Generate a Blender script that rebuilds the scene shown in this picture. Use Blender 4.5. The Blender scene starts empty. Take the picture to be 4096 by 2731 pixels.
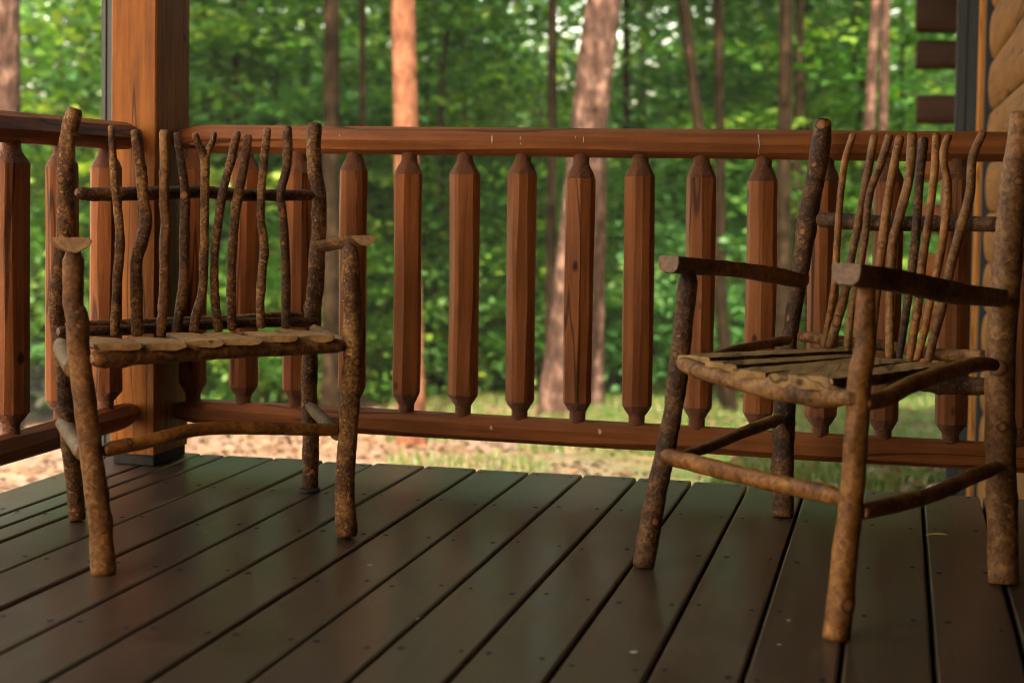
import bpy, math, random
import numpy as np
from mathutils import Vector, Matrix, noise

# ------------------------------------------------------------------ camera
F, CY, YAW, PIT, ROL = 6567.38, 1058.0, 0.231465, -0.0446975, -0.0146483   # focal length and principal row for a 4096 px wide frame
CAM = np.array([-0.06947, -4.1832, 0.73585])
S = 4096 / 2352
def rot(a, b, c):
    Y = np.array([[math.cos(a), -math.sin(a), 0], [math.sin(a), math.cos(a), 0], [0, 0, 1]])
    P = np.array([[1, 0, 0], [0, math.cos(b), -math.sin(b)], [0, math.sin(b), math.cos(b)]])
    R = np.array([[math.cos(c), 0, math.sin(c)], [0, 1, 0], [-math.sin(c), 0, math.cos(c)]])
    return Y @ P @ R
M = rot(YAW, PIT, ROL)
sc = bpy.context.scene
col = sc.collection
cd = bpy.data.cameras.new('camera')
cam = bpy.data.objects.new('camera', cd); col.objects.link(cam)
Rb = np.stack([M[:, 0], M[:, 2], -M[:, 1]], axis=1)
m4 = Matrix([list(Rb[0]) + [CAM[0]], list(Rb[1]) + [CAM[1]], list(Rb[2]) + [CAM[2]], [0, 0, 0, 1]])
cam.matrix_world = m4
cd.sensor_width = 36; cd.lens = F * 36 / 4096
cd.shift_y = -(1365.5 - CY) / 4096
cd.clip_start = 0.05; cd.clip_end = 2000
cd.dof.use_dof = True; cd.dof.focus_distance = 3.74; cd.dof.aperture_fstop = 3.3
sc.camera = cam

# ------------------------------------------------------------------ light
SUN = Vector((0.14, -0.70, 0.70)).normalized()        # towards the sun
w = bpy.data.worlds.new('World'); sc.world = w; w.use_nodes = True
nt = w.node_tree; nt.nodes.clear()
sky = nt.nodes.new('ShaderNodeTexSky'); sky.sky_type = 'NISHITA'; sky.sun_disc = False
sky.sun_elevation = math.asin(SUN.z); sky.sun_rotation = math.atan2(SUN.x, SUN.y)
sky.air_density = 1.0; sky.dust_density = 2.5; sky.ozone_density = 0.6
bg = nt.nodes.new('ShaderNodeBackground'); bg.inputs['Strength'].default_value = 0.15
ow = nt.nodes.new('ShaderNodeOutputWorld')
tint = nt.nodes.new('ShaderNodeMix'); tint.data_type = 'RGBA'; tint.blend_type = 'MULTIPLY'; tint.inputs[0].default_value = 1.0
tint.inputs[7].default_value = (1.0, 0.81, 0.57, 1)        # hazy warm summer sky
nt.links.new(sky.outputs[0], tint.inputs[6]); nt.links.new(tint.outputs[2], bg.inputs[0]); nt.links.new(bg.outputs[0], ow.inputs[0])
sd = bpy.data.lights.new('sun', 'SUN'); sd.energy = 2.4; sd.angle = math.radians(0.5); sd.color = (1.0, 0.88, 0.70)
so = bpy.data.objects.new('sun', sd); col.objects.link(so)
so.rotation_euler = SUN.to_track_quat('Z', 'Y').to_euler(); so.location = (6, -6, 12)
sc.view_settings.view_transform = 'Standard'; sc.view_settings.look = 'None'
sc.view_settings.exposure = 3.15; sc.view_settings.gamma = 1.0
sc.cycles.max_bounces = 8; sc.cycles.diffuse_bounces = 5; sc.cycles.transparent_max_bounces = 8
sc.cycles.use_denoising = True
sc.cycles.filter_width = 1.0

# ------------------------------------------------------------------ helpers
def at(x, y, d):
    """point seen at x, y (2352 wide frame) at forward distance d from the viewpoint"""
    return CAM + d * (M @ np.array([(x * S - 2048) / F, 1, -(y * S - CY) / F]))
def on_axis(x, y, axis, val):
    d = M @ np.array([(x * S - 2048) / F, 1, -(y * S - CY) / F])
    return CAM + (val - CAM[axis]) / d[axis] * d
def depth(p): return float((np.asarray(p) - CAM) @ M[:, 1])
def px(r, d): return r * S * d / F
def on_plane(x, y, P, n):
    d = M @ np.array([(x * S - 2048) / F, 1, -(y * S - CY) / F])
    return CAM + ((P - CAM) @ n) / (d @ n) * d

def tag(o, label=None, cat=None, group=None, kind=None):
    if label: o['label'] = label
    if cat: o['category'] = cat
    if group: o['group'] = group
    if kind: o['kind'] = kind
    return o
def empty(name, loc, label=None, cat=None, group=None):
    o = bpy.data.objects.new(name, None); col.objects.link(o); o.location = Vector([float(a) for a in loc])
    o.empty_display_size = 0.1
    return tag(o, label, cat, group)
class MB:
    """collects faces for ONE mesh object"""
    def __init__(s): s.v = []; s.f = []; s.m = []; s.a = []; s.n = 0
    def add(s, v, f, mi=0, attr=None):
        v = [tuple(float(c) for c in p) for p in v]
        s.v += v; s.f += [tuple(i + s.n for i in q) for q in f]
        s.m += ([mi] * len(f) if isinstance(mi, int) else list(mi))
        s.a += ([0.0] * len(v) if attr is None else list(attr))
        s.n += len(v)
    def box(s, lo, hi, mi=0, bev=0.0):
        x0, y0, z0 = lo; x1, y1, z1 = hi
        v = [(x0, y0, z0), (x1, y0, z0), (x1, y1, z0), (x0, y1, z0), (x0, y0, z1), (x1, y0, z1), (x1, y1, z1), (x0, y1, z1)]
        s.add(v, [(0, 3, 2, 1), (4, 5, 6, 7), (0, 1, 5, 4), (1, 2, 6, 5), (2, 3, 7, 6), (3, 0, 4, 7)], mi)
    def build(s, name, mats, parent=None, smooth=False, bevel=0.0, attr=False):
        me = bpy.data.meshes.new(name)
        me.from_pydata(s.v, [], s.f)
        for mt in (mats if isinstance(mats, (list, tuple)) else [mats]): me.materials.append(mt)
        me.polygons.foreach_set('material_index', s.m)
        if smooth: me.polygons.foreach_set('use_smooth', [True] * len(s.f))
        if attr:
            at_ = me.attributes.new('tone', 'FLOAT', 'POINT'); at_.data.foreach_set('value', s.a)
        me.update()
        o = bpy.data.objects.new(name, me); col.objects.link(o)
        if parent is not None:
            o.parent = parent; o.matrix_parent_inverse = Matrix.Translation(-parent.location)
        if bevel:
            b = o.modifiers.new('b', 'BEVEL'); b.width = bevel; b.segments = 2; b.limit_method = 'ANGLE'
        return o
def copy_tree(o, loc, rz=0, sc_=1.0):
    c = o.copy(); col.objects.link(c); c.location = loc; c.rotation_euler = (0, 0, rz); c.scale = (sc_,) * 3
    for ch in o.children:
        d = ch.copy(); col.objects.link(d); d.parent = c
    return c

# ------------------------------------------------------------------ materials
def mat(name):
    m = bpy.data.materials.new(name); m.use_nodes = True
    n = m.node_tree; b = n.nodes['Principled BSDF']; return m, n, b
def N(n, t, **k):
    x = n.nodes.new(t)
    for a, v in k.items():
        if a in x.inputs.keys(): x.inputs[a].default_value = v
        else: setattr(x, a, v)
    return x
def ramp(n, fac, stops):
    r = n.nodes.new('ShaderNodeValToRGB'); e = r.color_ramp.elements
    while len(e) < len(stops): e.new(0.5)
    for i, (p, c) in enumerate(stops): e[i].position = p; e[i].color = (*c, 1)
    n.links.new(fac, r.inputs[0]); return r.outputs[0]
def coords(n, scale=(1, 1, 1), kind='Object'):
    tc = n.nodes.new('ShaderNodeTexCoord'); mp = n.nodes.new('ShaderNodeMapping')
    mp.inputs['Scale'].default_value = scale
    n.links.new(tc.outputs[kind], mp.inputs[0]); return mp.outputs[0]
def noise_tex(n, vec, scale, detail=4, rough=0.55, dist=0.0):
    t = N(n, 'ShaderNodeTexNoise', Scale=scale, Detail=detail, Roughness=rough, Distortion=dist)
    n.links.new(vec, t.inputs['Vector']); return t.outputs['Fac']
def mix(n, fac, a, b, mode='MIX'):
    x = n.nodes.new('ShaderNodeMix'); x.data_type = 'RGBA'; x.blend_type = mode
    for s, v in ((x.inputs[0], fac), (x.inputs[6], a), (x.inputs[7], b)):
        if isinstance(v, (int, float)): s.default_value = v
        elif isinstance(v, tuple): s.default_value = (*v, 1)
        else: n.links.new(v, s)
    return x.outputs[2]
def math_(n, op, a, b=None):
    x = n.nodes.new('ShaderNodeMath'); x.operation = op
    for s, v in ((x.inputs[0], a), (x.inputs[1], b)):
        if v is None: continue
        if isinstance(v, (int, float)): s.default_value = v
        else: n.links.new(v, s)
    return x.outputs[0]
def bump(n, b, h, strength, dist=0.01):
    x = N(n, 'ShaderNodeBump', Strength=strength, Distance=dist)
    n.links.new(h, x.inputs['Height']); n.links.new(x.outputs[0], b.inputs['Normal'])

def hewn_wood(name, c0, c1, axis, rough=0.5):
    """stained wood with grain along one axis, dark knots and checks"""
    m, n, b = mat(name)
    sx = [42, 42, 42]; sx[axis] = 2.2
    g = noise_tex(n, coords(n, tuple(sx)), 1.0, 5, 0.6, 0.4)
    lo = noise_tex(n, coords(n), 5.0, 3)
    c = ramp(n, math_(n, 'ADD', math_(n, 'MULTIPLY', g, 0.65), math_(n, 'MULTIPLY', lo, 0.35)),
             [(0.30, tuple(.8 * p for p in c0)), (0.42, c0), (0.55, tuple((p + q) / 2 for p, q in zip(c0, c1))), (0.70, c1)])
    kx = [11, 11, 11]; kx[axis] = 6.0
    vo = N(n, 'ShaderNodeTexVoronoi', Scale=1.0, Randomness=1.0); n.links.new(coords(n, tuple(kx)), vo.inputs['Vector'])
    kn = ramp(n, vo.outputs['Distance'], [(0.045, (0.16, 0.10, 0.08)), (0.075, (0.45, 0.38, 0.34)), (0.11, (1, 1, 1))])
    c = mix(n, 1.0, c, kn, 'MULTIPLY')
    ck = [15, 15, 15]; ck[axis] = 0.9
    cr = noise_tex(n, coords(n, tuple(ck)), 1.0, 2, 0.4)
    crk = ramp(n, math_(n, 'ABSOLUTE', math_(n, 'SUBTRACT', cr, 0.62)), [(0.0, (0.12, 0.1, 0.1)), (0.008, (0.3, 0.3, 0.3)), (0.016, (1, 1, 1))])
    c = mix(n, 0.8, c, crk, 'MULTIPLY')
    n.links.new(c, b.inputs['Base Color']); b.inputs['Roughness'].default_value = rough
    b.inputs['Specular IOR Level'].default_value = 0.16
    fine = noise_tex(n, coords(n), 260, 3)
    h = math_(n, 'ADD', math_(n, 'MULTIPLY', g, 0.6), math_(n, 'MULTIPLY', fine, 0.35))
    ad = [30, 30, 30]; ad[axis] = 9
    h = math_(n, 'ADD', h, math_(n, 'MULTIPLY', noise_tex(n, coords(n, tuple(ad)), 1.0, 3, 0.6, 0.8), 1.1))
    bump(n, b, h, 0.55, 0.005)
    return m
RAIL_X = hewn_wood('stained_rail_wood', (0.165, 0.050, 0.012), (0.31, 0.098, 0.023), 0)
RAIL_Y = hewn_wood('stained_side_rail_wood', (0.165, 0.050, 0.012), (0.31, 0.098, 0.023), 1)
BAL = hewn_wood('stained_baluster_wood', (0.165, 0.050, 0.012), (0.31, 0.098, 0.023), 2)
POST = hewn_wood('amber_post_wood', (0.145, 0.042, 0.003), (0.295, 0.095, 0.006), 2, 0.45)
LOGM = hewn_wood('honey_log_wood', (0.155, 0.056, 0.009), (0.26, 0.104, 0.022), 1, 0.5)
LOGD = hewn_wood('shade_toned_log_wood', (0.022, 0.009, 0.004), (0.045, 0.018, 0.008), 0, 0.6)  # shade on the upper log ends is put into this base colour
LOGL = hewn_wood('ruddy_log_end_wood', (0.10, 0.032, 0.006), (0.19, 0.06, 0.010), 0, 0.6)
CEIL = hewn_wood('porch_ceiling_wood', (0.030, 0.014, 0.007), (0.055, 0.026, 0.013), 1, 0.6)
TRIM = hewn_wood('orange_trim_wood', (0.36, 0.13, 0.02), (0.5, 0.2, 0.035), 2, 0.5)

def hewn_end():
    m, n, b = mat('saw_marked_shoulder')
    wv = N(n, 'ShaderNodeTexWave', Scale=120.0, Distortion=9.0, Detail=3.0); wv.bands_direction = 'Z'
    n.links.new(coords(n), wv.inputs['Vector'])
    c = ramp(n, wv.outputs['Fac'], [(0.15, (0.12, 0.036, 0.010)), (0.8, (0.32, 0.105, 0.028))])
    n.links.new(c, b.inputs['Base Color']); b.inputs['Roughness'].default_value = 0.7
    bump(n, b, wv.outputs['Fac'], 0.8, 0.004)
    return m
SHOULDER = hewn_end()

def bark(name, dark, mid, light, sc1=38, rough=0.62, bumps=0.7, spots=0.5):
    m, n, b = mat(name)
    v = coords(n)
    big = noise_tex(n, v, sc1 * 0.4, 4, 0.6, 0.5)
    fine = noise_tex(n, v, sc1 * 3.2, 5, 0.65, 0.6)
    f = math_(n, 'ADD', math_(n, 'MULTIPLY', big, 0.5), math_(n, 'MULTIPLY', fine, 0.5))
    c = ramp(n, f, [(0.36, dark), (0.5, mid), (0.66, light)])
    fl = noise_tex(n, v, sc1 * 1.5, 5, 0.7, 1.0)
    c = mix(n, math_(n, 'MULTIPLY', ramp(n, fl, [(0.60, (0, 0, 0)), (0.66, (1, 1, 1))]), spots), c, tuple(min(1, 1.5 * q) for q in light))
    a = N(n, 'ShaderNodeAttribute'); a.attribute_name = 'tone'
    kc = ramp(n, a.outputs['Fac'], [(0.0, dark), (0.25, tuple(0.8 * q for q in dark)), (0.5, (0.20, 0.075, 0.02)), (1.0, (0.36, 0.15, 0.045))])
    c = mix(n, ramp(n, a.outputs['Fac'], [(0.12, (0, 0, 0)), (0.3, (1, 1, 1))]), c, kc)
    n.links.new(c, b.inputs['Base Color']); b.inputs['Roughness'].default_value = rough
    b.inputs['Specular IOR Level'].default_value = 0.2
    h = math_(n, 'ADD', math_(n, 'MULTIPLY', fine, 0.6), math_(n, 'MULTIPLY', fl, 0.6))
    bump(n, b, h, bumps, 0.004)
    return m
BARK_ROUGH = bark('mottled_rough_bark', (0.014, 0.0065, 0.003), (0.115, 0.047, 0.013), (0.44, 0.215, 0.062), 42, 0.6, 1.0, 0.75)
BARK_DARK = bark('dark_bark', (0.011, 0.005, 0.003), (0.072, 0.030, 0.010), (0.27, 0.125, 0.038), 36, 0.55, 1.0, 0.5)
BARK_SMOOTH = bark('golden_smooth_bark', (0.060, 0.022, 0.005), (0.235, 0.086, 0.017), (0.46, 0.195, 0.045), 22, 0.45, 0.5, 0.3)
BARK_GREY = bark('greyish_smooth_bark', (0.042, 0.018, 0.006), (0.180, 0.074, 0.021), (0.40, 0.190, 0.058), 26, 0.52, 0.6, 0.45)
PALE = bark('pale_bark', (0.075, 0.040, 0.014), (0.16, 0.09, 0.032), (0.27, 0.17, 0.068), 30, 0.6, 0.5, 0.3)
def simple(name, c, rough=0.5, metal=0.0, var=0.0, scale=60, spec=0.5):
    m, n, b = mat(name)
    b.inputs['Roughness'].default_value = rough; b.inputs['Metallic'].default_value = metal
    b.inputs['Specular IOR Level'].default_value = spec
    if var:
        f = noise_tex(n, coords(n), scale, 4)
        cc = ramp(n, f, [(0.3, tuple(q * (1 - var) for q in c)), (0.7, tuple(min(1, q * (1 + var)) for q in c))])
        n.links.new(cc, b.inputs['Base Color']); bump(n, b, f, 0.2, 0.003)
    else: b.inputs['Base Color'].default_value = (*c, 1)
    return m
CUT = simple('cut_wood', (0.40, 0.22, 0.09), 0.6, 0, 0.35, 120)
CUT_DARK = simple('weathered_cut_wood', (0.20, 0.10, 0.045), 0.6, 0, 0.4, 120)
SLAT = hewn_wood('pale_split_wood', (0.26, 0.13, 0.042), (0.56, 0.32, 0.12), 1, 0.55)
RUBBER = simple('black_rubber', (0.012, 0.011, 0.011), 0.7)
DROP = simple('dried_white_dropping', (0.48, 0.37, 0.26), 0.8, 0, 0.2, 200)
SPOUT = simple('slate_painted_metal', (0.045, 0.050, 0.048), 0.45, 0.0, 0.12, 30, 0.3)
SLATE = simple('dark_post_base', (0.018, 0.016, 0.015), 0.7, 0, 0.5, 60, 0.15)
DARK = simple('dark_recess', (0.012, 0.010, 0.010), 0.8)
YLEAF = simple('yellow_leaf', (0.55, 0.34, 0.03), 0.5, 0, 0.25, 80)

def deck_paint():
    m, n, b = mat('dark_deck_paint')
    a = N(n, 'ShaderNodeAttribute'); a.attribute_name = 'tone'
    comb = N(n, 'ShaderNodeCombineXYZ'); n.links.new(a.outputs['Fac'], comb.inputs[2])
    tc = n.nodes.new('ShaderNodeTexCoord')
    add = N(n, 'ShaderNodeVectorMath', operation='MULTIPLY_ADD')
    n.links.new(comb.outputs[0], add.inputs[0]); add.inputs[1].default_value = (0, 0, 7.0); n.links.new(tc.outputs['Object'], add.inputs[2])
    mp = n.nodes.new('ShaderNodeMapping'); mp.inputs['Scale'].default_value = (46, 2.6, 46); n.links.new(add.outputs[0], mp.inputs[0])
    g = noise_tex(n, mp.outputs[0], 1.0, 6, 0.62, 1.2)
    wear = noise_tex(n, add.outputs[0], 7, 5, 0.65)
    c = ramp(n, math_(n, 'ADD', math_(n, 'MULTIPLY', g, 0.5), math_(n, 'MULTIPLY', wear, 0.5)),
             [(0.32, (0.041, 0.0215, 0.012)), (0.52, (0.071, 0.038, 0.021)), (0.72, (0.130, 0.074, 0.040))])
    c = mix(n, math_(n, 'MULTIPLY', a.outputs['Fac'], 0.35), c, (0.045, 0.028, 0.017))
    sp = noise_tex(n, add.outputs[0], 90, 2, 0.5)
    c = mix(n, ramp(n, sp, [(0.80, (0, 0, 0)), (0.84, (0.35, 0.35, 0.35))]), c, (0.13, 0.095, 0.065))
    n.links.new(c, b.inputs['Base Color'])
    r = ramp(n, wear, [(0.3, (0.28,) * 3), (0.7, (0.35,) * 3)])
    n.links.new(r, b.inputs['Roughness']); b.inputs['Specular IOR Level'].default_value = 0.48
    h = math_(n, 'ADD', math_(n, 'MULTIPLY', g, 0.6), math_(n, 'MULTIPLY', sp, 0.06))
    bump(n, b, h, 0.20, 0.003)
    return m
DECK = deck_paint()

def leaf_mat(name, c0, c1, c2, trans=0.5):
    m = bpy.data.materials.new(name); m.use_nodes = True; n = m.node_tree; n.nodes.clear()
    a = N(n, 'ShaderNodeAttribute'); a.attribute_name = 'tone'
    oi = n.nodes.new('ShaderNodeObjectInfo')
    f = math_(n, 'ADD', math_(n, 'MULTIPLY', a.outputs['Fac'], 0.75), math_(n, 'MULTIPLY', oi.outputs['Random'], 0.25))
    c = ramp(n, f, [(0.1, c0), (0.5, c1), (0.92, c2)])
    d = N(n, 'ShaderNodeBsdfPrincipled'); d.inputs['Roughness'].default_value = 0.45; d.inputs['Specular IOR Level'].default_value = 0.4
    n.links.new(c, d.inputs['Base Color'])
    t = n.nodes.new('ShaderNodeBsdfTranslucent'); n.links.new(mix(n, 1.0, c, (1.0, 1.15, 0.45), 'MULTIPLY'), t.inputs[0])
    mx = n.nodes.new('ShaderNodeMixShader'); mx.inputs[0].default_value = trans
    n.links.new(d.outputs[0], mx.inputs[1]); n.links.new(t.outputs[0], mx.inputs[2])
    o = n.nodes.new('ShaderNodeOutputMaterial'); n.links.new(mx.outputs[0], o.inputs[0])
    return m
LEAF = leaf_mat('broad_leaf', (0.007, 0.036, 0.004), (0.046, 0.130, 0.014), (0.27, 0.35, 0.045))
LEAFB = leaf_mat('soft_shrub_leaf', (0.022, 0.085, 0.022), (0.066, 0.175, 0.050), (0.19, 0.30, 0.075))
LEAFY = leaf_mat('yellowing_leaf', (0.05, 0.09, 0.015), (0.12, 0.15, 0.025), (0.26, 0.16, 0.03))
GRASSM = leaf_mat('grass_blade', (0.025, 0.075, 0.008), (0.06, 0.11, 0.015), (0.16, 0.14, 0.035), 0.3)
LITTER = leaf_mat('dry_leaf', (0.04, 0.022, 0.011), (0.12, 0.068, 0.034), (0.25, 0.165, 0.09), 0.15)
def trunk_mat(name, c0, c1, c2):
    m, n, b = mat(name)
    v = coords(n, (1, 1, 0.35))
    f = noise_tex(n, v, 14, 5, 0.65, 0.8); g = noise_tex(n, coords(n, (1, 1, 1.6)), 5, 3)
    c = ramp(n, math_(n, 'ADD', math_(n, 'MULTIPLY', f, 0.6), math_(n, 'MULTIPLY', g, 0.4)), [(0.34, c0), (0.5, c1), (0.64, c2)])
    n.links.new(c, b.inputs['Base Color']); b.inputs['Roughness'].default_value = 0.95; b.inputs['Specular IOR Level'].default_value = 0.03
    bump(n, b, f, 0.9, 0.05)
    return m
T_RED = trunk_mat('red_pine_bark', (0.050, 0.022, 0.014), (0.115, 0.049, 0.028), (0.20, 0.095, 0.055))
T_PINK = trunk_mat('pinkish_scaly_bark', (0.014, 0.009, 0.007), (0.048, 0.028, 0.021), (0.15, 0.09, 0.07))
T_BROWN = trunk_mat('brown_bark', (0.005, 0.0034, 0.002), (0.013, 0.0085, 0.0048), (0.030, 0.0195, 0.011))

def ground_mat():
    m, n, b = mat('gravel_and_leaf_litter')
    v = coords(n)
    f = noise_tex(n, v, 9, 6, 0.7); big = noise_tex(n, v, 0.8, 4, 0.6); mid = noise_tex(n, v, 3.0, 5, 0.65)
    grav = ramp(n, f, [(0.3, (0.085, 0.055, 0.042)), (0.5, (0.165, 0.112, 0.086)), (0.7, (0.27, 0.195, 0.155))])
    litter = ramp(n, mid, [(0.32, (0.08, 0.045, 0.026)), (0.5, (0.18, 0.11, 0.068)), (0.68, (0.29, 0.20, 0.13))])
    grass = ramp(n, mid, [(0.36, (0.016, 0.058, 0.006)), (0.50, (0.040, 0.080, 0.010)), (0.68, (0.135, 0.092, 0.032))])
    sep = n.nodes.new('ShaderNodeSeparateXYZ'); n.links.new(v, sep.inputs[0])
    # the drive runs on the left, turf on the right
    e = math_(n, 'ADD', math_(n, 'ADD', sep.outputs[0], math_(n, 'MULTIPLY', sep.outputs[1], 0.30)), math_(n, 'MULTIPLY', big, 2.0))
    g1 = ramp(n, e, [(0.0, (0, 0, 0)), (1.0, (1, 1, 1))])
    c = mix(n, ramp(n, big, [(0.42, (0, 0, 0)), (0.58, (1, 1, 1))]), grav, litter)
    mr = N(n, 'ShaderNodeMapRange'); mr.inputs['From Min'].default_value = 0.0; mr.inputs['From Max'].default_value = 1.6
    n.links.new(e, mr.inputs[0])
    c = mix(n, mr.outputs[0], c, grass)
    n.links.new(c, b.inputs['Base Color']); b.inputs['Roughness'].default_value = 0.95; b.inputs['Specular IOR Level'].default_value = 0.15
    bump(n, b, f, 0.8, 0.04)
    return m
GROUND = ground_mat()

# ------------------------------------------------------------------ ground
def gz(x, y):
    t = -x - 4.0
    sp = math.log1p(math.exp(min(30, t * 1.5))) / 1.5
    yy = max(0.0, y)
    far = max(0.0, math.hypot(x, y) - 60)
    return -0.5 - 0.074 * min(yy, 60) - 0.11 * min(sp, 22) + 0.02 * far
def build_ground():
    mb = MB()
    xs = sorted(set([-150, -100, -70] + [i * 1.0 for i in range(-50, 41)] + [60, 100, 150]))
    ys = sorted(set([-120, -60, -40, -25, -15] + [i * 1.0 for i in range(-10, 61)] + [80, 120, 160]))
    v = []; f = []
    for y in ys:
        for x in xs:
            z = gz(x, y)
            if -40 < x < 30 and 3 < y < 50: z += 0.05 * noise.noise((x * 0.6, y * 0.6, 0))
            v.append((x, y, z))
    W = len(xs)
    for j in range(len(ys) - 1):
        for i in range(W - 1): f.append((j * W + i, j * W + i + 1, (j + 1) * W + i + 1, (j + 1) * W + i))
    mb.add(v, f)
    tag(mb.build('ground', GROUND, smooth=True), kind='structure')
build_ground()

# ------------------------------------------------------------------ deck
WB = 0.1427
def build_deck():
    rnd = random.Random(4)
    mb = MB()
    edges = [-2.145, -2.0, -1.928] + [k * WB for k in range(-13, 4)]
    Y1 = -7.0; G = 0.0035; R = 0.0035; T = 0.026
    nails = []
    for a, b in zip(edges[:-1], edges[1:]):
        x0, x1 = a + G, b - G
        ye = rnd.uniform(-0.004, 0.006)
        prof = [(x0, -T), (x0, -R * 1.6), (x0 + R * .4, -R * .5), (x0 + R * 1.4, 0), (x1 - R * 1.4, 0), (x1 - R * .4, -R * .5), (x1, -R * 1.6), (x1, -T)]
        ny = 15
        ys = [ye, ye - 0.003] + [ye - 0.003 + (Y1 - ye) * (i / ny) ** 1.0 for i in range(1, ny + 1)]
        v = []; f = []; k = len(prof)
        cup = rnd.uniform(-0.0008, 0.0008); dz = rnd.uniform(-0.0012, 0.0012)
        for j, y in enumerate(ys):
            for (x, z) in prof:
                zz = z if (z < -0.02) else z + dz + cup * math.sin(y * 3 + a * 9) - (0.003 if j == 0 else 0)
                v.append((x, y, zz))
        for j in range(len(ys) - 1):
            for i in range(k):
                i2 = (i + 1) % k
                f.append((j * k + i, j * k + i2, (j + 1) * k + i2, (j + 1) * k + i))
        f.append(tuple(range(k))[::-1])
        mb.add(v, f, 0, [rnd.random()] * len(v))
        for y in (-0.035, -0.46, -0.87, -1.28, -1.69, -2.1, -2.5):
            for q in (0.17, 0.83):
                if b - a < 0.1 and q > 0.5: continue
                nails.append((x0 + (x1 - x0) * q + rnd.uniform(-.006, .006), y + rnd.uniform(-.018, .018), dz + 0.0013))
    for (x, y, z) in nails:                                   # sunk screw heads, dark, a little elongated
        r = rnd.uniform(0.0034, 0.0052); an = rnd.uniform(0, 3)
        v = [(x + r * (1 + .5 * rnd.random()) * math.cos(t), y + r * 1.7 * math.sin(t), z) for t in [an + i * math.tau / 9 for i in range(9)]]
        mb.add(v, [tuple(range(9))], 1)
    for (sx, sy, r) in ((850, 1297, 0.006), (1812, 1424, 0.004), (1455, 1497, 0.007), (472, 1221, 0.003), (1185, 1150, .003), (640, 1180, .003), (1790, 1480, .004), (960, 1420, .003)):
        p = on_axis(sx, sy, 2, 0.0018)
        v = [(p[0] + r * rnd.uniform(.6, 1.5) * math.cos(t), p[1] + r * rnd.uniform(.6, 1.5) * math.sin(t), 0.0022) for t in [i * math.tau / 8 for i in range(8)]]
        mb.add(v, [tuple(range(8))], 2)
    o = mb.build('deck_floor', [DECK, DARK, DROP], attr=True)
    tag(o, kind='structure')
    fr = MB()
    fr.box((-2.12, -0.05, -0.30), (0.42, -0.012, -0.0275)); fr.box((-2.12, -6.95, -0.30), (-2.08, -0.051, -0.0275))
    for y in (-0.44, -0.85, -1.26, -1.67, -2.08, -2.5, -3.2, -4.0, -5, -6):
        fr.box((-2.079, y - 0.02, -0.22), (0.42, y + 0.02, -0.0275))
    tag(fr.build('deck_frame', simple('deck_framing', (0.06, 0.045, 0.035), 0.8)), kind='structure')
build_deck()

# ------------------------------------------------------------------ hewn posts and rails
def hewn_bar(mb, p0, p1, R, n, seed, rings=26, taper0=None, taper1=None, wander=0.16, mi=0, squash=1.0):
    """a pole shaved by drawknife: irregular flats whose arrises wander"""
    rnd = random.Random(seed)
    p0 = Vector(p0); p1 = Vector(p1); ax = (p1 - p0).normalized(); L = (p1 - p0).length
    u = ax.orthogonal().normalized() if abs(ax.z) < 0.9 else Vector((1, 0, 0))
    if abs(ax.z) < 0.9: u = Vector((0, 0, 1)).cross(ax).normalized()
    v = ax.cross(u)
    an = [i * math.tau / n + rnd.uniform(-.2, .2) * math.tau / n for i in range(n)]
    ph = rnd.uniform(0, 100)
    vs = []; fs = []
    for j in range(rings + 1):
        s = j / rings * L
        k = 1.0
        if taper0 and s < taper0[0]: k = taper0[1] + (1 - taper0[1]) * math.sin(math.pi / 2 * s / taper0[0])
        if taper1 and L - s < taper1[0]: k = taper1[1] + (1 - taper1[1]) * math.sin(math.pi / 2 * (L - s) / taper1[0])
        for i in range(n):
            a = an[i] + wander * noise.noise((s * 3.1 + ph, i * 7.7, 3.3))
            r = R * k * (1 + 0.045 * noise.noise((s * 2.3, i * 3.1 + ph, 9.0)))
            vs.append(p0 + ax * s + (u * math.cos(a) + v * math.sin(a) * squash) * r)
    for j in range(rings):
        for i in range(n):
            i2 = (i + 1) % n
            fs.append((j * n + i, j * n + i2, (j + 1) * n + i2, (j + 1) * n + i))
    fs.append(tuple(range(n))[::-1]); fs.append(tuple(rings * n + i for i in range(n)))
    mb.add(vs, fs, mi)
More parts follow.
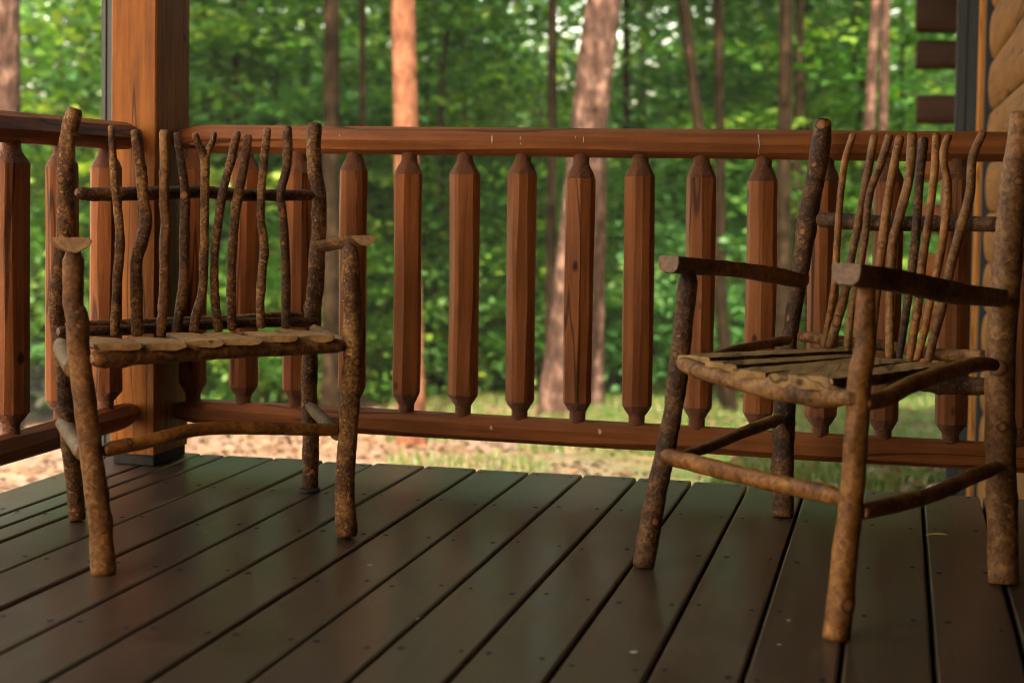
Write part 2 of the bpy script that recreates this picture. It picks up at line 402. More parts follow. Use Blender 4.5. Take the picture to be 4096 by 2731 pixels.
def baluster(x, y, z0, z1, R, seed, parent, lean=(0, 0)):
    """round tenon, saw-marked shoulder, shaved shaft, shoulder, tenon"""
    rnd = random.Random(seed); n = rnd.choice([9, 10, 10, 11])
    mb = MB(); ph = rnd.uniform(0, 99)
    an = [i * math.tau / n + rnd.uniform(-.36, .36) * math.tau / n for i in range(n)]
    a0 = rnd.uniform(0, 1)
    H = z1 - z0; neck0 = rnd.uniform(.018, .026); neck1 = rnd.uniform(.010, .022); cone0 = rnd.uniform(.024, .03); cone1 = rnd.uniform(.030, .038)
    rn = 0.0205
    def ctr(z):
        t = (z - z0) / H
        return x + lean[0] * (t - .5) + .003 * noise.noise((z * 2, ph, 0)), y + lean[1] * (t - .5)
    def ring_poly(z, k=1.0):
        cx, cy = ctr(z); q = []
        for i in range(n):
            a = a0 + an[i] + .17 * noise.noise((z * 3.6 + ph, i * 5.3, 1))
            r = R * k * (1.05 + 0.08 * noise.noise((z * 3.0, i * 2.2, ph)))
            q.append((cx + r * math.cos(a), cy + r * math.sin(a), z))
        return q
    rows = []; K = 22
    zb0 = z0 + neck0 + cone0; zb1 = z1 - neck1 - cone1
    for j in range(K + 1): rows.append(ring_poly(zb0 + (zb1 - zb0) * j / K))
    v = [p for r in rows for p in r]; f = []
    for j in range(K):
        for i in range(n):
            i2 = (i + 1) % n; f.append((j * n + i, j * n + i2, (j + 1) * n + i2, (j + 1) * n + i))
    mb.add(v, f, 0)
    # shoulders: from polygon edge to round neck, 4 sub-rings, 36 around
    for (zs, zc, zn, rn_) in ((zb0, z0 + neck0, z0 - 0.006, rn), (zb1, z1 - neck1, z1 + 0.006, rn)):
        Q = 40; poly = [Vector(p) for p in ring_poly(zs)]
        base = []
        for q in range(Q):
            t = q / Q * n; i = int(t) % n; fr = t - int(t)
            base.append(poly[i].lerp(poly[(i + 1) % n], fr))
        vv = []; ff = []; steps = 7
        for j in range(steps + 1):
            t = j / steps; z = zs + (zc - zs) * t; cx, cy = ctr(z)
            for q in range(Q):
                bdir = Vector((base[q].x - ctr(zs)[0], base[q].y - ctr(zs)[1])); r0 = bdir.length
                d = bdir.normalized()
                r = r0 + (rn_ - r0) * (t ** 1.15); r *= 1 + (0.03 * noise.noise((q * 0.9, j * 2.0, ph)) if 0 < j else 0)
                zz = z + (0.003 * noise.noise((q * 0.35, j, ph)) if 0 < j else 0)
                vv.append((cx + d.x * r, cy + d.y * r, zz))
        for z in (zn,):
            cx, cy = ctr(z)
            for q in range(Q):
                d = Vector((base[q].x - ctr(zs)[0], base[q].y - ctr(zs)[1])).normalized()
                vv.append((cx + d.x * rn_, cy + d.y * rn_, z))
        up = zc > zs
        for j in range(steps + 1):
            for q in range(Q):
                q2 = (q + 1) % Q
                a = (j * Q + q, j * Q + q2, (j + 1) * Q + q2, (j + 1) * Q + q)
                ff.append(a if up else a[::-1])
        mb.add(vv, ff, 1)
    return mb.build('baluster', [BAL, SHOULDER], parent)

RY = -0.105
def front_railing():
    t = empty('railing', (-0.85, RY, 0.08), 'long hewn log railing behind both chairs, from the square post to the log wall', 'railing')
    mb = MB()
    hewn_bar(mb, (-1.957, RY, 0.866), (-0.9, RY, 0.858), 0.0375, 9, 11, 40, taper0=(0.10, 0.55), wander=0.22)
    mb2 = MB()
    # one continuous rail: seed the two lengths as one mesh object
    mb = MB(); hewn_bar(mb, (-1.957, RY, 0.8625), (0.42, RY, 0.8565), 0.0375, 10, 12, 90, taper0=(0.09, 0.55), wander=0.22)
    rnd = random.Random(8)
    for (sx, sy, L, wd) in ((1130, 321, .024, .0035), (1195, 318, .012, .002), (1196, 330, .007, .002), (1340, 322, .018, .0025), (1322, 316, .008, .002), (780, 312, .006, .0018)):
        p = on_axis(sx, sy, 1, RY - 0.0385); v = []
        for k in range(8):
            a = k / 8 * math.tau; v.append((p[0] + wd * .5 * math.cos(a) * (1 if math.sin(a) > -.3 else .5), p[1] - .0004, p[2] + L * .5 * math.sin(a)))
        mb.add(v, [tuple(range(8))], 1)
    for k in range(9):
        p = on_axis(1743 + rnd.uniform(-2, 2), 312 + k * 5.2, 1, RY - 0.0387); r = rnd.uniform(.001, .0022)
        v = [(p[0] + r * math.cos(a), p[1] - .0003, p[2] + r * rnd.uniform(1, 2.4) * math.sin(a)) for a in [i * math.tau / 7 for i in range(7)]]
        mb.add(v, [tuple(range(7))], 1)
    mb.build('top_rail', [RAIL_X, DROP], t)
    mb = MB(); hewn_bar(mb, (-1.957, RY, 0.133), (0.42, RY, 0.1145), 0.0350, 9, 33, 80, taper0=(0.09, 0.6), wander=0.22)
    for (sx, sy, r) in ((1128, 982, .005), (1378, 990, .006)):
        p = on_axis(sx, sy, 1, RY - 0.033)
        v = [(p[0] + r * rnd.uniform(.5, 1.2) * math.cos(a), p[1] - .001, p[2] + r * 1.3 * rnd.uniform(.6, 1.2) * math.sin(a)) for a in [i * math.tau / 8 for i in range(8)]]
        mb.add(v, [tuple(range(8))], 1)
    mb.build('bottom_rail', [RAIL_X, DROP], t)
    xs = [-1.913, -1.761, -1.611, -1.457, -1.308, -1.157, -1.006, -.855, -.703, -.551, -.399, -.247, -.096, .063, .215]
    xs[0] = -1.880
    for i, x in enumerate(xs):
        if i == 0: x = -1.905
        s = (x + 1.957) / 2.377
        baluster(x, RY, 0.133 + (0.1145 - 0.133) * s + 0.030, 0.8625 - .006 * s - 0.033, 0.0365 + 0.001 * ((i * 7) % 3 - 1), 100 + i, t)
def side_railing():
    X = -2.015
    t = empty('railing', (X, -1.6, 0.08), 'short hewn log railing at the left edge, running forward from the square post', 'railing')
    mb = MB(); hewn_bar(mb, (X, -0.237, 0.862), (X, -3.1, 0.866), 0.0370, 10, 21, 80, taper0=(0.07, 0.6), wander=0.22)
    mb.build('top_rail', RAIL_Y, t)
    mb = MB(); hewn_bar(mb, (X, -0.237, 0.142), (X, -3.1, 0.142), 0.0355, 9, 24, 80, taper0=(0.09, 0.6), wander=0.22)
    mb.build('bottom_rail', RAIL_Y, t)
    for i, y in enumerate([-.392, -.615, -.845] + [-.845 - .2225 * k for k in range(1, 10)]):
        baluster(X, y, 0.172, 0.832, 0.0385, 200 + i, t)
front_railing(); side_railing()

def post():
    t = empty('porch_post', (-2.017, -0.137, 0.0), 'square amber brown timber post at the corner where the two railings meet', 'post')
    mb = MB(); x0, x1, y0, y1 = -2.081, -1.953, -0.240, -0.034
    k = 24; v = []; f = []
    c = 0.004
    prof = [(x0 + c, y0), (x1 - c, y0), (x1, y0 + c), (x1, y1 - c), (x1 - c, y1), (x0 + c, y1), (x0, y1 - c), (x0, y0 + c)]
    for j in range(k + 1):
        z = 0.032 + (2.39 - 0.032) * j / k
        for i, (x, y) in enumerate(prof):
            v.append((x + .0012 * noise.noise((z * 4, i, 0)), y + .0012 * noise.noise((z * 4, i, 5)), z))
    for j in range(k):
        for i in range(8): f.append((j * 8 + i, j * 8 + (i + 1) % 8, (j + 1) * 8 + (i + 1) % 8, (j + 1) * 8 + i))
    f.append(tuple(range(8))[::-1]); f.append(tuple(k * 8 + i for i in range(8)))
    mb.add(v, f); mb.build('shaft', POST, t)
    b = MB(); b.box((x0 + .006, y0 + .006, 0.0015), (x1 - .004, y1 - .004, 0.0315)); b.build('base', SLATE, t, bevel=.004)
post()

def spout(name, x, y, z0, z1, wx, wy, parent=None):
    """folded sheet-metal downspout with raised ribs"""
    mb = MB(); prof = []
    hx, hy = wx / 2, wy / 2
    def side(ax, ay, bx, by, nx, ny):
        pr = []
        for t, d in ((0, 0), (.16, 0), (.2, .006), (.34, .006), (.38, 0), (.46, 0), (.5, .006), (.62, .006), (.66, 0), (.78, 0), (.82, .006), (.92, .006), (.95, 0)):
            pr.append((ax + (bx - ax) * t - nx * d, ay + (by - ay) * t - ny * d))
        return pr
    prof += side(-hx, -hy, hx, -hy, 0, -1) + side(hx, -hy, hx, hy, 1, 0) + side(hx, hy, -hx, hy, 0, 1) + side(-hx, hy, -hx, -hy, -1, 0)
    n = len(prof)
    v = [(x + a, y + b, z) for z in (z0, z1) for (a, b) in prof]
    f = [(i, (i + 1) % n, n + (i + 1) % n, n + i) for i in range(n)]
    f += [tuple(range(n))[::-1], tuple(n + i for i in range(n))]
    mb.add(v, f)
    return mb.build(name, SPOUT, parent)
d_ = on_axis(233, 200, 1, 0.01)
o = spout('downspout', d_[0] + .036, 0.04, -1.2, 2.5, 0.072, 0.06)
tag(o, 'dark ribbed metal downspout running down just behind the square post', 'downspout')

# ------------------------------------------------------------------ cabin
def cabin():
    D = 0.2105; YE = 2.95
    XW = on_axis(2273, 85, 1, YE)[0]
    zs = on_axis(2284, 137.6, 1, YE)[2]                    # one seam between two logs
    t = empty('log_cabin', (1.2, -1.0, -0.6), 'honey coloured round log cabin wall at the right edge with dark log ends sticking out', 'cabin')
    wl = MB(); rnd = random.Random(5)
    for k in range(-11, 7):
        zc = zs + D * (k + .5); v = []; f = []; n = 18
        ys = [YE + rnd.uniform(-.006, .006)] + [YE - .25 * i for i in range(1, 41)]
        for j, y in enumerate(ys):
            for i in range(n):
                a = math.pi * (-.5 + i / (n - 1))
                r = 1 + .012 * noise.noise((y * 1.3, i * .4, k * 3.1))
                bul = .034 * max(0, math.cos(a)) ** .62
                v.append((XW + .034 - bul * r + .0035 * noise.noise((y * .8, k * 2.2, 1)), y, zc + D * .5 * .99 * math.sin(a)))
        for j in range(len(ys) - 1):
            for i in range(n - 1):
                f.append((j * n + i, (j + 1) * n + i, (j + 1) * n + i + 1, j * n + i + 1))
        f.append(tuple(range(n)))
        wl.add(v, f)
    wl.box((XW + .035, -7.2, -1.6), (XW + .30, YE - .006, 2.75), 0)
    wl.build('wall', LOGM, t, smooth=False)
    xt0 = on_axis(2247, 200, 1, YE + .2)[0]; xt1 = on_axis(2259, 200, 1, YE + .2)[0]
    dr = MB(); dr.box((XW - .035, -5.6, .02), (XW - .001, -.30, 2.15)); dr.build('added_dark_panel', LOGD, t, bevel=.004)  # unseen dark panel added over the near wall to cut its bounce light
    bw = MB(); bw.box((-2.1, -6.4, -.5), (XW + .034, -6.2, 2.618)); bw.build('wall', LOGD, t)          # unseen cross wall added behind the viewpoint to block light from there
    fr = MB(); fr.box((xt1 + .002, YE + .12, -1.6), (XW + .3, YE + .19, 2.7)); fr.build('dark_gap_backing', DARK, t)  # jamb filling the dark gap between logs and trim
    tr = MB(); tr.box((xt0, YE + .20, -1.6), (xt1, YE + .27, 2.7)); tr.build('door_trim', TRIM, t, bevel=.003)
    fw = MB(); fw.box((XW + .055, YE + .28, -1.6), (XW + .3, 8.6, 2.7)); fw.build('far_wall', LOGM, t)
    q0 = on_axis(2196, 200, 1, YE + .56)[0]; q1 = on_axis(2246, 200, 1, YE + .56)[0]
    bk = MB(); bk.box((q0, YE + .55, -1.4), (q1, YE + .58, 2.6)); bk.build('dark_gap_backing', DARK, t)  # dark box added behind the ribs to paint the gap between them dark
    for xa, xb in ((2195, 2217), (2222, 2245)):
        p = on_axis((xa + xb) / 2, 200, 1, YE + .5)
        spout('downspout', p[0], YE + .5, -1.4, 2.6, px((xb - xa), depth(p)), 0.06, t)
    # crossing log ends at the far corner: every other course sticks out
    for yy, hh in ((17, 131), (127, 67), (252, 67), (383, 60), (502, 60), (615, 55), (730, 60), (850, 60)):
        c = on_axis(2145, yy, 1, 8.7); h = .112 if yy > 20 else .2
        mb = MB(); n = 16; v = []; f = []
        zc = c[2]
        xa = on_axis(2103, yy, 1, 8.7)[0]
        for x in (xa, xa + .012, XW + .10):
            for i in range(n):
                a = i / n * math.tau; k = .93 if x == xa else 1.0
                sq = lambda q: math.copysign(abs(q) ** .55, q)
                v.append((x, 8.7 + .11 * k * sq(math.cos(a)), zc + h * k * sq(math.sin(a))))
        for j in range(2):
            for i in range(n): f.append((j * n + i, j * n + (i + 1) % n, (j + 1) * n + (i + 1) % n, (j + 1) * n + i))
        f.append(tuple(range(n))[::-1]); f.append(tuple(2 * n + i for i in range(n)))
        mb.add(v, f); mb.build('log_end', LOGD if yy < 300 else LOGL, t, smooth=False)  # upper ends painted darker for their shade, lower ends keep a ruddier wood
    rf = MB()
    rf.box((-2.25, -7.4, 2.62), (0.9, 0.45, 2.72))
    for i in range(18): rf.box((-2.22, -7.35 + i * .42, 2.52), (0.31, -7.31 + i * .42, 2.619))
    rf.build('porch_roof', CEIL, t)
    rf = MB(); rf.box((-.35, .46, 2.62), (4.0, 9.4, 2.74)); rf.box((.901, -7.4, 2.62), (4.0, .455, 2.74)); rf.build('roof', CEIL, t)
    bm_ = MB(); bm_.box((-2.085, -7.2, 2.392), (-1.95, -.03, 2.518)); bm_.box((-1.949, -.20, 2.392), (.38, -.07, 2.518)); bm_.build('roof_beam', POST, t)
cabin()

# ------------------------------------------------------------------ sticks
def spline(P, R, step):
    """chord-length cubic through the points, safe for uneven spacing"""
    P = np.asarray(P, float); R = np.asarray(R, float); n = len(P)
    h = np.linalg.norm(np.diff(P, axis=0), axis=1); dl = np.diff(P, axis=0) / h[:, None]
    m = np.zeros_like(P); m[0] = dl[0]; m[-1] = dl[-1]
    for i in range(1, n - 1): m[i] = (dl[i] * h[i - 1] + dl[i - 1] * h[i]) / (h[i] + h[i - 1])
    Q = [P[0]]; RR = [R[0]]
    for i in range(n - 1):
        k = max(2, int(h[i] / step))
        for j in range(1, k + 1):
            t = j / k
            Q.append((2*t**3 - 3*t*t + 1) * P[i] + (t**3 - 2*t*t + t) * h[i] * m[i] + (3*t*t - 2*t**3) * P[i + 1] + (t**3 - t*t) * h[i] * m[i + 1])
            RR.append(R[i] + (R[i + 1] - R[i]) * t)
    return np.array(Q), np.array(RR)
def tube(mb, P, R, seed, seg=20, step=0.006, lump=0.06, knots=9.0, caps=(1, 1), chamfer=0.0025, round0=False, round1=False, taper0=None, taper1=None, patches=()):
    """a natural stick: wandering section, swellings at the knots, sawn ends"""
    rnd = random.Random(seed)
    Q, RR = spline(P, R, step); n = len(Q)
    T = np.gradient(Q, axis=0); T /= np.linalg.norm(T, axis=1)[:, None]
    u = np.cross(T[0], [0.13, 0.2, 1.0] if abs(T[0][2]) < .9 else [1, .1, 0]); u /= np.linalg.norm(u)
    s = np.concatenate([[0], np.cumsum(np.linalg.norm(np.diff(Q, axis=0), axis=1))]); L = s[-1]
    kn = [(rnd.uniform(.02, L - .02), rnd.uniform(0, math.tau), rnd.uniform(.35, .62), rnd.random() < .6) for _ in range(max(1, int(L * knots)))] if knots else []
    v = []; at_ = []; f = []; ph = rnd.uniform(0, 50)
    for j in range(n):
        u = u - T[j] * (u @ T[j]); u /= np.linalg.norm(u); w_ = np.cross(T[j], u)
        r0 = RR[j] * (1 + .07 * noise.noise((s[j] * 14, ph, 0)) + .04 * noise.noise((s[j] * 40, ph, 4)))
        if taper0 and s[j] < taper0[0]: r0 *= taper0[1] + (1 - taper0[1]) * min(1, s[j] / taper0[0])
        if taper1 and L - s[j] < taper1[0]: r0 *= taper1[1] + (1 - taper1[1]) * min(1, (L - s[j]) / taper1[0])
        e = min(s[j], L - s[j])
        if j in (0, n - 1): r0 -= chamfer
        for i in range(seg):
            a = i / seg * math.tau; r = r0 * (1 + lump * noise.noise((math.cos(a) * 1.3 + ph, math.sin(a) * 1.3, s[j] * 28)) + lump * .5 * noise.noise((math.cos(a) * 3 + ph, math.sin(a) * 3, s[j] * 95)))
            tone = 0.0
            for (ks, ka, kr, show) in kn:
                ds = (s[j] - ks)
                if abs(ds) > RR[j] * 1.7: continue
                da = (a - ka + math.pi) % math.tau - math.pi
                q = math.hypot(ds, da * RR[j]) / (RR[j] * kr)
                if q < 2.6:
                    r += RR[j] * .22 * math.exp(-(q * .75) ** 2)
                    if show and q < 1.25: tone = max(tone, 1 - q / 1.25)
            q3 = Q[j] + (u * math.cos(a) + w_ * math.sin(a)) * r
            for (pc, pr) in patches:
                dd = np.linalg.norm(q3 - pc) / pr
                if dd < 1.4: tone = max(tone, min(1, 1.6 * (1.15 + .3 * noise.noise((q3[0] * 180, q3[1] * 180, q3[2] * 180)) - dd)))
            v.append(q3); at_.append(tone)
    for j in range(n - 1):
        for i in range(seg):
            i2 = (i + 1) % seg; f.append((j * seg + i, j * seg + i2, (j + 1) * seg + i2, (j + 1) * seg + i))
    mi = [0] * len(f)
    f.append(tuple(range(seg))[::-1]); mi.append(1); f.append(tuple((n - 1) * seg + i for i in range(seg))); mi.append(1)
    mb.add(v, f, mi, at_)
def smooth_sides(o):
    o.data.polygons.foreach_set('use_smooth', [len(p.vertices) == 4 for p in o.data.polygons])
def lift(pts, d0, d1):
    """pts: (x, y, r) in the frame; forward distance runs from d0 to d1 along the stick"""
    P = np.array([(p[0], p[1]) for p in pts], float)
    s = np.concatenate([[0], np.cumsum(np.linalg.norm(np.diff(P, axis=0), axis=1))]); s /= s[-1]
    out = []; R = []
    for (x, y, r), t in zip(pts, s):
        d = d0 + (d1 - d0) * t; out.append(at(x, y, d)); R.append(px(r, d))
    return out, R
def seen(P, R, marks):
    """bared patches on the side that faces the picture: (x, y, radius)"""
    Q, RR = spline(P, R, .006); out = []
    rel = (Q - CAM) @ M; ux = (2048 + F * rel[:, 0] / rel[:, 1]) / S; uy = (CY - F * rel[:, 2] / rel[:, 1]) / S
    for (x, y, r) in marks:
        j = int(np.argmin((ux - x) ** 2 + (uy - y) ** 2)); d = rel[j, 1]; c = at(x, y, d)
        out.append((c - M[:, 1] * RR[j] * .8, px(r, d)))
    return out
def stick(name, parent, pts, d, mats, seed, marks=(), **k):
    P, R = lift(pts, *d); mb = MB(); k['patches'] = seen(P, R, marks); tube(mb, P, R, seed, **k)
    o = mb.build(name, mats, parent, attr=True); smooth_sides(o); return o
def plane_stick(name, parent, pts, Pp, n, mats, seed, marks=(), **k):
    P = [on_plane(x, y, Pp, n) for (x, y, r) in pts]; R = [px(p[2], depth(q)) for p, q in zip(pts, P)]
    k['patches'] = seen(P, R, marks)
    mb = MB(); tube(mb, P, R, seed, **k); o = mb.build(name, mats, parent, attr=True); smooth_sides(o); return o
def sweep(name, parent, P, W, H, prof, mats, seed, step=.012, edge_mat=None, wob=.08):
    """a flat or half-round section swept along P with its flat side up; prof in units of (half width, height)"""
    rnd = random.Random(seed); ph = rnd.uniform(0, 60)
    Q, WW = spline(P, W, step); n = len(Q); k = len(prof); v = []; f = []; mi = []
    T = np.gradient(Q, axis=0); T /= np.linalg.norm(T, axis=1)[:, None]
    s = np.concatenate([[0], np.cumsum(np.linalg.norm(np.diff(Q, axis=0), axis=1))])
    for j in range(n):
        side = np.cross(T[j], [0, 0, 1]); side /= np.linalg.norm(side); up = np.cross(side, T[j])
        en = 1.0 if 0 < j < n - 1 else .95
        for i, (a, b, m_) in enumerate(prof):
            wv = 1 + wob * noise.noise((s[j] * 9 + ph, 2.0 if a > 0 else 7.0, 0)) + wob * .6 * noise.noise((s[j] * 33 + ph, 2.0 if a > 0 else 7.0, b * 4))
            zz = b * H * (WW[j] / WW[0]) * en + .0015 * noise.noise((s[j] * 22, a * 3 + ph, b))
            v.append(Q[j] + side * a * WW[j] * wv * en + up * zz)
    for j in range(n - 1):
        for i in range(k):
            i2 = (i + 1) % k; f.append((j * k + i, (j + 1) * k + i, (j + 1) * k + i2, j * k + i2)); mi.append(prof[i][2])
    f.append(tuple(range(k))); mi.append(0); f.append(tuple((n - 1) * k + i for i in range(k))[::-1]); mi.append(0)
    mb = MB(); mb.add(v, f, mi); return mb.build(name, mats, parent, attr=True)
HALF = [(-1, 0, 0), (-.5, .02, 0), (0, .03, 0), (.5, .02, 0), (1, 0, 1), (.93, -.35, 1), (.72, -.68, 1), (.4, -.92, 1), (0, -1, 1), (-.4, -.92, 1), (-.72, -.68, 1), (-.93, -.35, 1)]
PLANK = [(-.94, .46, 0), (-.45, .5, 0), (0, .52, 0), (.45, .5, 0), (.94, .46, 1), (1.0, .1, 1), (.9, -.3, 1), (.5, -.5, 1), (-.5, -.5, 1), (-.9, -.3, 1), (-1.0, .1, 1)]

THIN = [(-.97, .38, 0), (-.45, .5, 0), (0, .54, 0), (.45, .46, 0), (.92, .42, 1), (1.0, .1, 1), (.86, -.3, 1), (.45, -.52, 1), (-.3, -.45, 1), (-.8, -.5, 1), (-1.0, -.1, 1)]
BOWL = [(-1, -.02, 0), (-.5, .03, 0), (0, .0, 0), (.5, .04, 0), (.96, -.02, 1), (1.05, -.22, 1), (.96, -.55, 1), (.62, -.84, 1), (.25, -1.02, 1), (-.2, -.95, 1), (-.6, -.72, 1), (-.9, -.32, 1)]
BLOCK = [(-1, 0, 0), (-.5, .02, 0), (0, .03, 0), (.5, .02, 0), (1, 0, 1), (1.02, -.4, 1), (.92, -.75, 1), (.55, -.98, 1), (-.55, -.98, 1), (-.92, -.75, 1), (-1.02, -.4, 1)]
def foot(x, y): return on_axis(x, y, 2, 0.0)
Z1 = lambda x, y, r: (x * .39178, 200.97 + y * .39178, r * .39178)       # readings taken in enlarged views of the photograph
R2 = lambda x, y, r: (x * .43937, 689.0 + y * .43937, r * .43937)
Z3 = lambda x, y, r: (1406.8 + x * .40288, 229.7 + y * .40288, r * .40288)
Z4 = lambda x, y, r: (1406.8 + x * .524, 746.5 + y * .524, r * .524)

def left_chair():
    FL, FR, BL, BR = foot(240, 1317), foot(796, 1236), foot(176, 1196), foot(712, 1127)
    dFL, dFR, dBL, dBR = map(depth, (FL, FR, BL, BR))
    t = empty('twig_armchair', (FL + FR + BL + BR) / 4, 'twig armchair before the square post, one forked stick in its back', 'armchair', 'rustic twig armchairs on the deck')
    LEAN = .07
    rough = [BARK_ROUGH, CUT]; dark = [BARK_DARK, CUT_DARK]; grey = [BARK_GREY, CUT]
    # front legs
    stick('leg', t, [R2(545, 1437, 63), R2(540, 1380, 64), R2(533, 1300, 62), R2(515, 1100, 60), R2(490, 900, 60), R2(465, 700, 60), R2(438, 480, 60), R2(410, 250, 60), R2(395, 60, 60), Z1(438, 1300, 62), Z1(430, 1150, 62), Z1(430, 1010, 61), Z1(430, 985, 48), Z1(428, 930, 38)], (dFL, dFL), grey, 1, knots=8, lump=.05)
    stick('leg', t, [R2(1812, 1233, 57), R2(1808, 1150, 55), R2(1803, 1080, 53), R2(1805, 900, 52), R2(1820, 700, 52), R2(1833, 500, 52), R2(1843, 300, 50), R2(1840, 150, 50), Z1(2065, 1400, 54), Z1(2058, 1200, 55), Z1(2054, 985, 55), Z1(2052, 965, 45), Z1(2048, 920, 32)], (dFR, dFR), rough, 2, knots=8, lump=.08, marks=[Z1(2062, 1178, 15), R2(1793, 500, 9), R2(1788, 478, 6), R2(1838, 545, 6), Z1(2050, 1330, 8)])
    # back posts: foot to top
    stick('back_post', t, [R2(405, 1150, 44), R2(392, 1000, 44), R2(370, 800, 44), R2(350, 600, 46), R2(335, 400, 46), R2(320, 200, 45), Z1(340, 1400, 46), Z1(336, 1200, 46), Z1(350, 1050, 46), Z1(376, 880, 48), Z1(385, 760, 50), Z1(385, 560, 52), Z1(388, 400, 52), Z1(403, 270, 48), Z1(440, 125, 46)], (dBL, dBL + LEAN), [BARK_ROUGH, CUT], 3, knots=7, lump=.08)
    bp = stick('back_post', t, [R2(1618, 985, 42), R2(1622, 900, 42), R2(1625, 700, 44), R2(1616, 500, 43), R2(1620, 300, 43), R2(1628, 120, 44), Z1(1830, 1400, 48), Z1(1836, 1300, 48), Z1(1852, 1150, 50), Z1(1858, 1000, 48), Z1(1872, 800, 44), Z1(1870, 640, 42), Z1(1850, 500, 43), Z1(1838, 350, 45), Z1(1846, 210, 41)], (dBR, dBR + LEAN), rough, 4, knots=9, lump=.1)
    pd = MB(); p = foot(711, 1129)
    v = [(p[0] + .026 * math.cos(a), p[1] + .026 * math.sin(a), z) for z in (.0014, .008) for a in [i * math.tau / 20 for i in range(20)]]
    pd.add(v, [(i, (i + 1) % 20, 20 + (i + 1) % 20, 20 + i) for i in range(20)] + [tuple(20 + i for i in range(20))])
    pd.build('foot_pad', RUBBER, bp)
    # the plane of the back
    e = (BR - BL) / np.linalg.norm(BR - BL); back = np.array([e[1], -e[0], 0]); back = -back if back @ (BL - FL) < 0 else back
    up = np.array([0, 0, .93]) + back * LEAN; up /= np.linalg.norm(up)
    n = np.cross(e, up); P0 = (BL + BR) / 2; fwd = -back
    plane_stick('back_rail', t, [Z1(445, 612, 26), Z1(475, 620, 38), Z1(650, 625, 42), Z1(800, 622, 42), Z1(1050, 616, 40), Z1(1200, 612, 37), Z1(1330, 628, 36), Z1(1600, 632, 34), Z1(1800, 632, 33), Z1(1835, 632, 24)], P0 + fwd * .0, n, dark, 5, knots=4)
    plane_stick('back_rail', t, [Z1(340, 1430, 30), Z1(650, 1425, 32), Z1(1000, 1405, 32), Z1(1400, 1381, 30), Z1(1860, 1374, 28)], P0 + fwd * .018, n, dark, 6, knots=4)
    plane_stick('back_rail', t, [Z1(380, 1392, 20), Z1(900, 1372, 22), Z1(1400, 1352, 22), Z1(1730, 1335, 18), Z1(1800, 1345, 18)], P0 - fwd * .030, n, grey, 7, knots=3)
    st = [[(653, 222, 21), (662, 400, 23), (675, 600, 24), (690, 720, 26), (705, 900, 28), (690, 1100, 28), (680, 1300, 28), (672, 1458, 27)],
          [(797, 248, 33), (820, 440, 33), (840, 640, 34), (855, 800, 36), (832, 900, 36), (802, 1000, 36), (800, 1200, 36), (806, 1458, 36)],
          [(963, 250, 28), (965, 450, 28), (965, 700, 30), (975, 800, 33), (965, 900, 32), (965, 1100, 30), (955, 1300, 28), (942, 1462, 28)],
          [(1037, 262, 22), (1060, 420, 24), (1080, 560, 25), (1085, 700, 30), (1080, 900, 30), (1080, 1100, 30), (1055, 1300, 30), (1030, 1455, 30)],
          None,
          [(1392, 258, 24), (1350, 440, 25), (1310, 600, 26), (1280, 780, 27), (1260, 950, 26), (1255, 1150, 26), (1265, 1300, 27), (1284, 1432, 28)],
          [(1455, 278, 27), (1430, 460, 28), (1395, 640, 29), (1375, 800, 27), (1360, 1000, 28), (1355, 1200, 28), (1360, 1425, 28)],
          [(1568, 238, 23), (1545, 460, 25), (1530, 650, 24), (1530, 780, 24), (1548, 900, 26), (1537, 1100, 26), (1525, 1280, 27), (1530, 1412, 27)],
          [(1685, 228, 29), (1682, 460, 27), (1645, 640, 25), (1660, 760, 25), (1668, 900, 27), (1675, 1100, 29), (1676, 1412, 30)]]
    mats = [rough, [BARK_ROUGH, CUT], grey, dark, rough, rough, rough, [BARK_ROUGH, CUT], dark]
    for i, q in enumerate(st):
        if q is None:
            mb = MB()
            for j, br in enumerate(([(1130, 1440, 28), (1150, 1340, 28), (1185, 1200, 27), (1195, 1000, 26), (1200, 800, 26), (1200, 600, 26), (1202, 480, 27), (1198, 400, 30)],
                                    [(1202, 440, 27), (1186, 375, 23), (1160, 325, 21), (1142, 268, 21)], [(1200, 440, 27), (1216, 378, 21), (1242, 325, 18), (1258, 264, 18)])):
                P = [on_plane(*Z1(*b)[:2], P0 + fwd * .042, n) for b in br]; R = [px(Z1(*b)[2], depth(p_)) for b, p_ in zip(br, P)]
                tube(mb, P, R, 40 + j, lump=.1, knots=10)
            o = mb.build('back_stick', rough, t, attr=True); smooth_sides(o); o['label'] = 'stick forking into a Y at its top'
            continue
        plane_stick('back_stick', t, [Z1(*b) for b in q], P0 + fwd * .042, n, mats[i], 20 + i, knots=11, lump=.09, seg=18, marks=[Z1(*q_) for q_ in {1: [(822, 440, 20)], 2: [(985, 812, 18)], 3: [(1080, 632, 26), (1058, 535, 14)], 5: [(1345, 445, 14)], 7: [(1520, 525, 14), (1555, 890, 14), (1522, 1300, 16)], 8: [(1645, 630, 12), (1662, 915, 15)]}.get(i, [])])
    # seat
    zr = at(*R2(490, 305, 45)[:2], dFL)
    stick('seat_rail', t, [R2(478, 306, 30), R2(500, 305, 46), R2(700, 295, 46), R2(1000, 277, 44), R2(1300, 258, 42), R2(1600, 246, 40), R2(1760, 238, 38), R2(1800, 236, 26)], (dFL - .012, dFR - .012), grey, 8, knots=9, lump=.07, marks=[R2(530, 312, 40), R2(1615, 255, 18), R2(1430, 262, 14)])
    stick('seat_rail', t, [R2(310, 215, 20), R2(325, 250, 48), R2(350, 300, 50), R2(385, 360, 50)], (dBL - .05, dFL + .02), [PALE, CUT], 9, knots=0)
    stick('seat_rail', t, [R2(1640, 150, 25), R2(1700, 185, 30), R2(1770, 215, 32), R2(1815, 235, 28)], (dBR - .03, dFR + .02), [PALE, CUT], 10, knots=2)
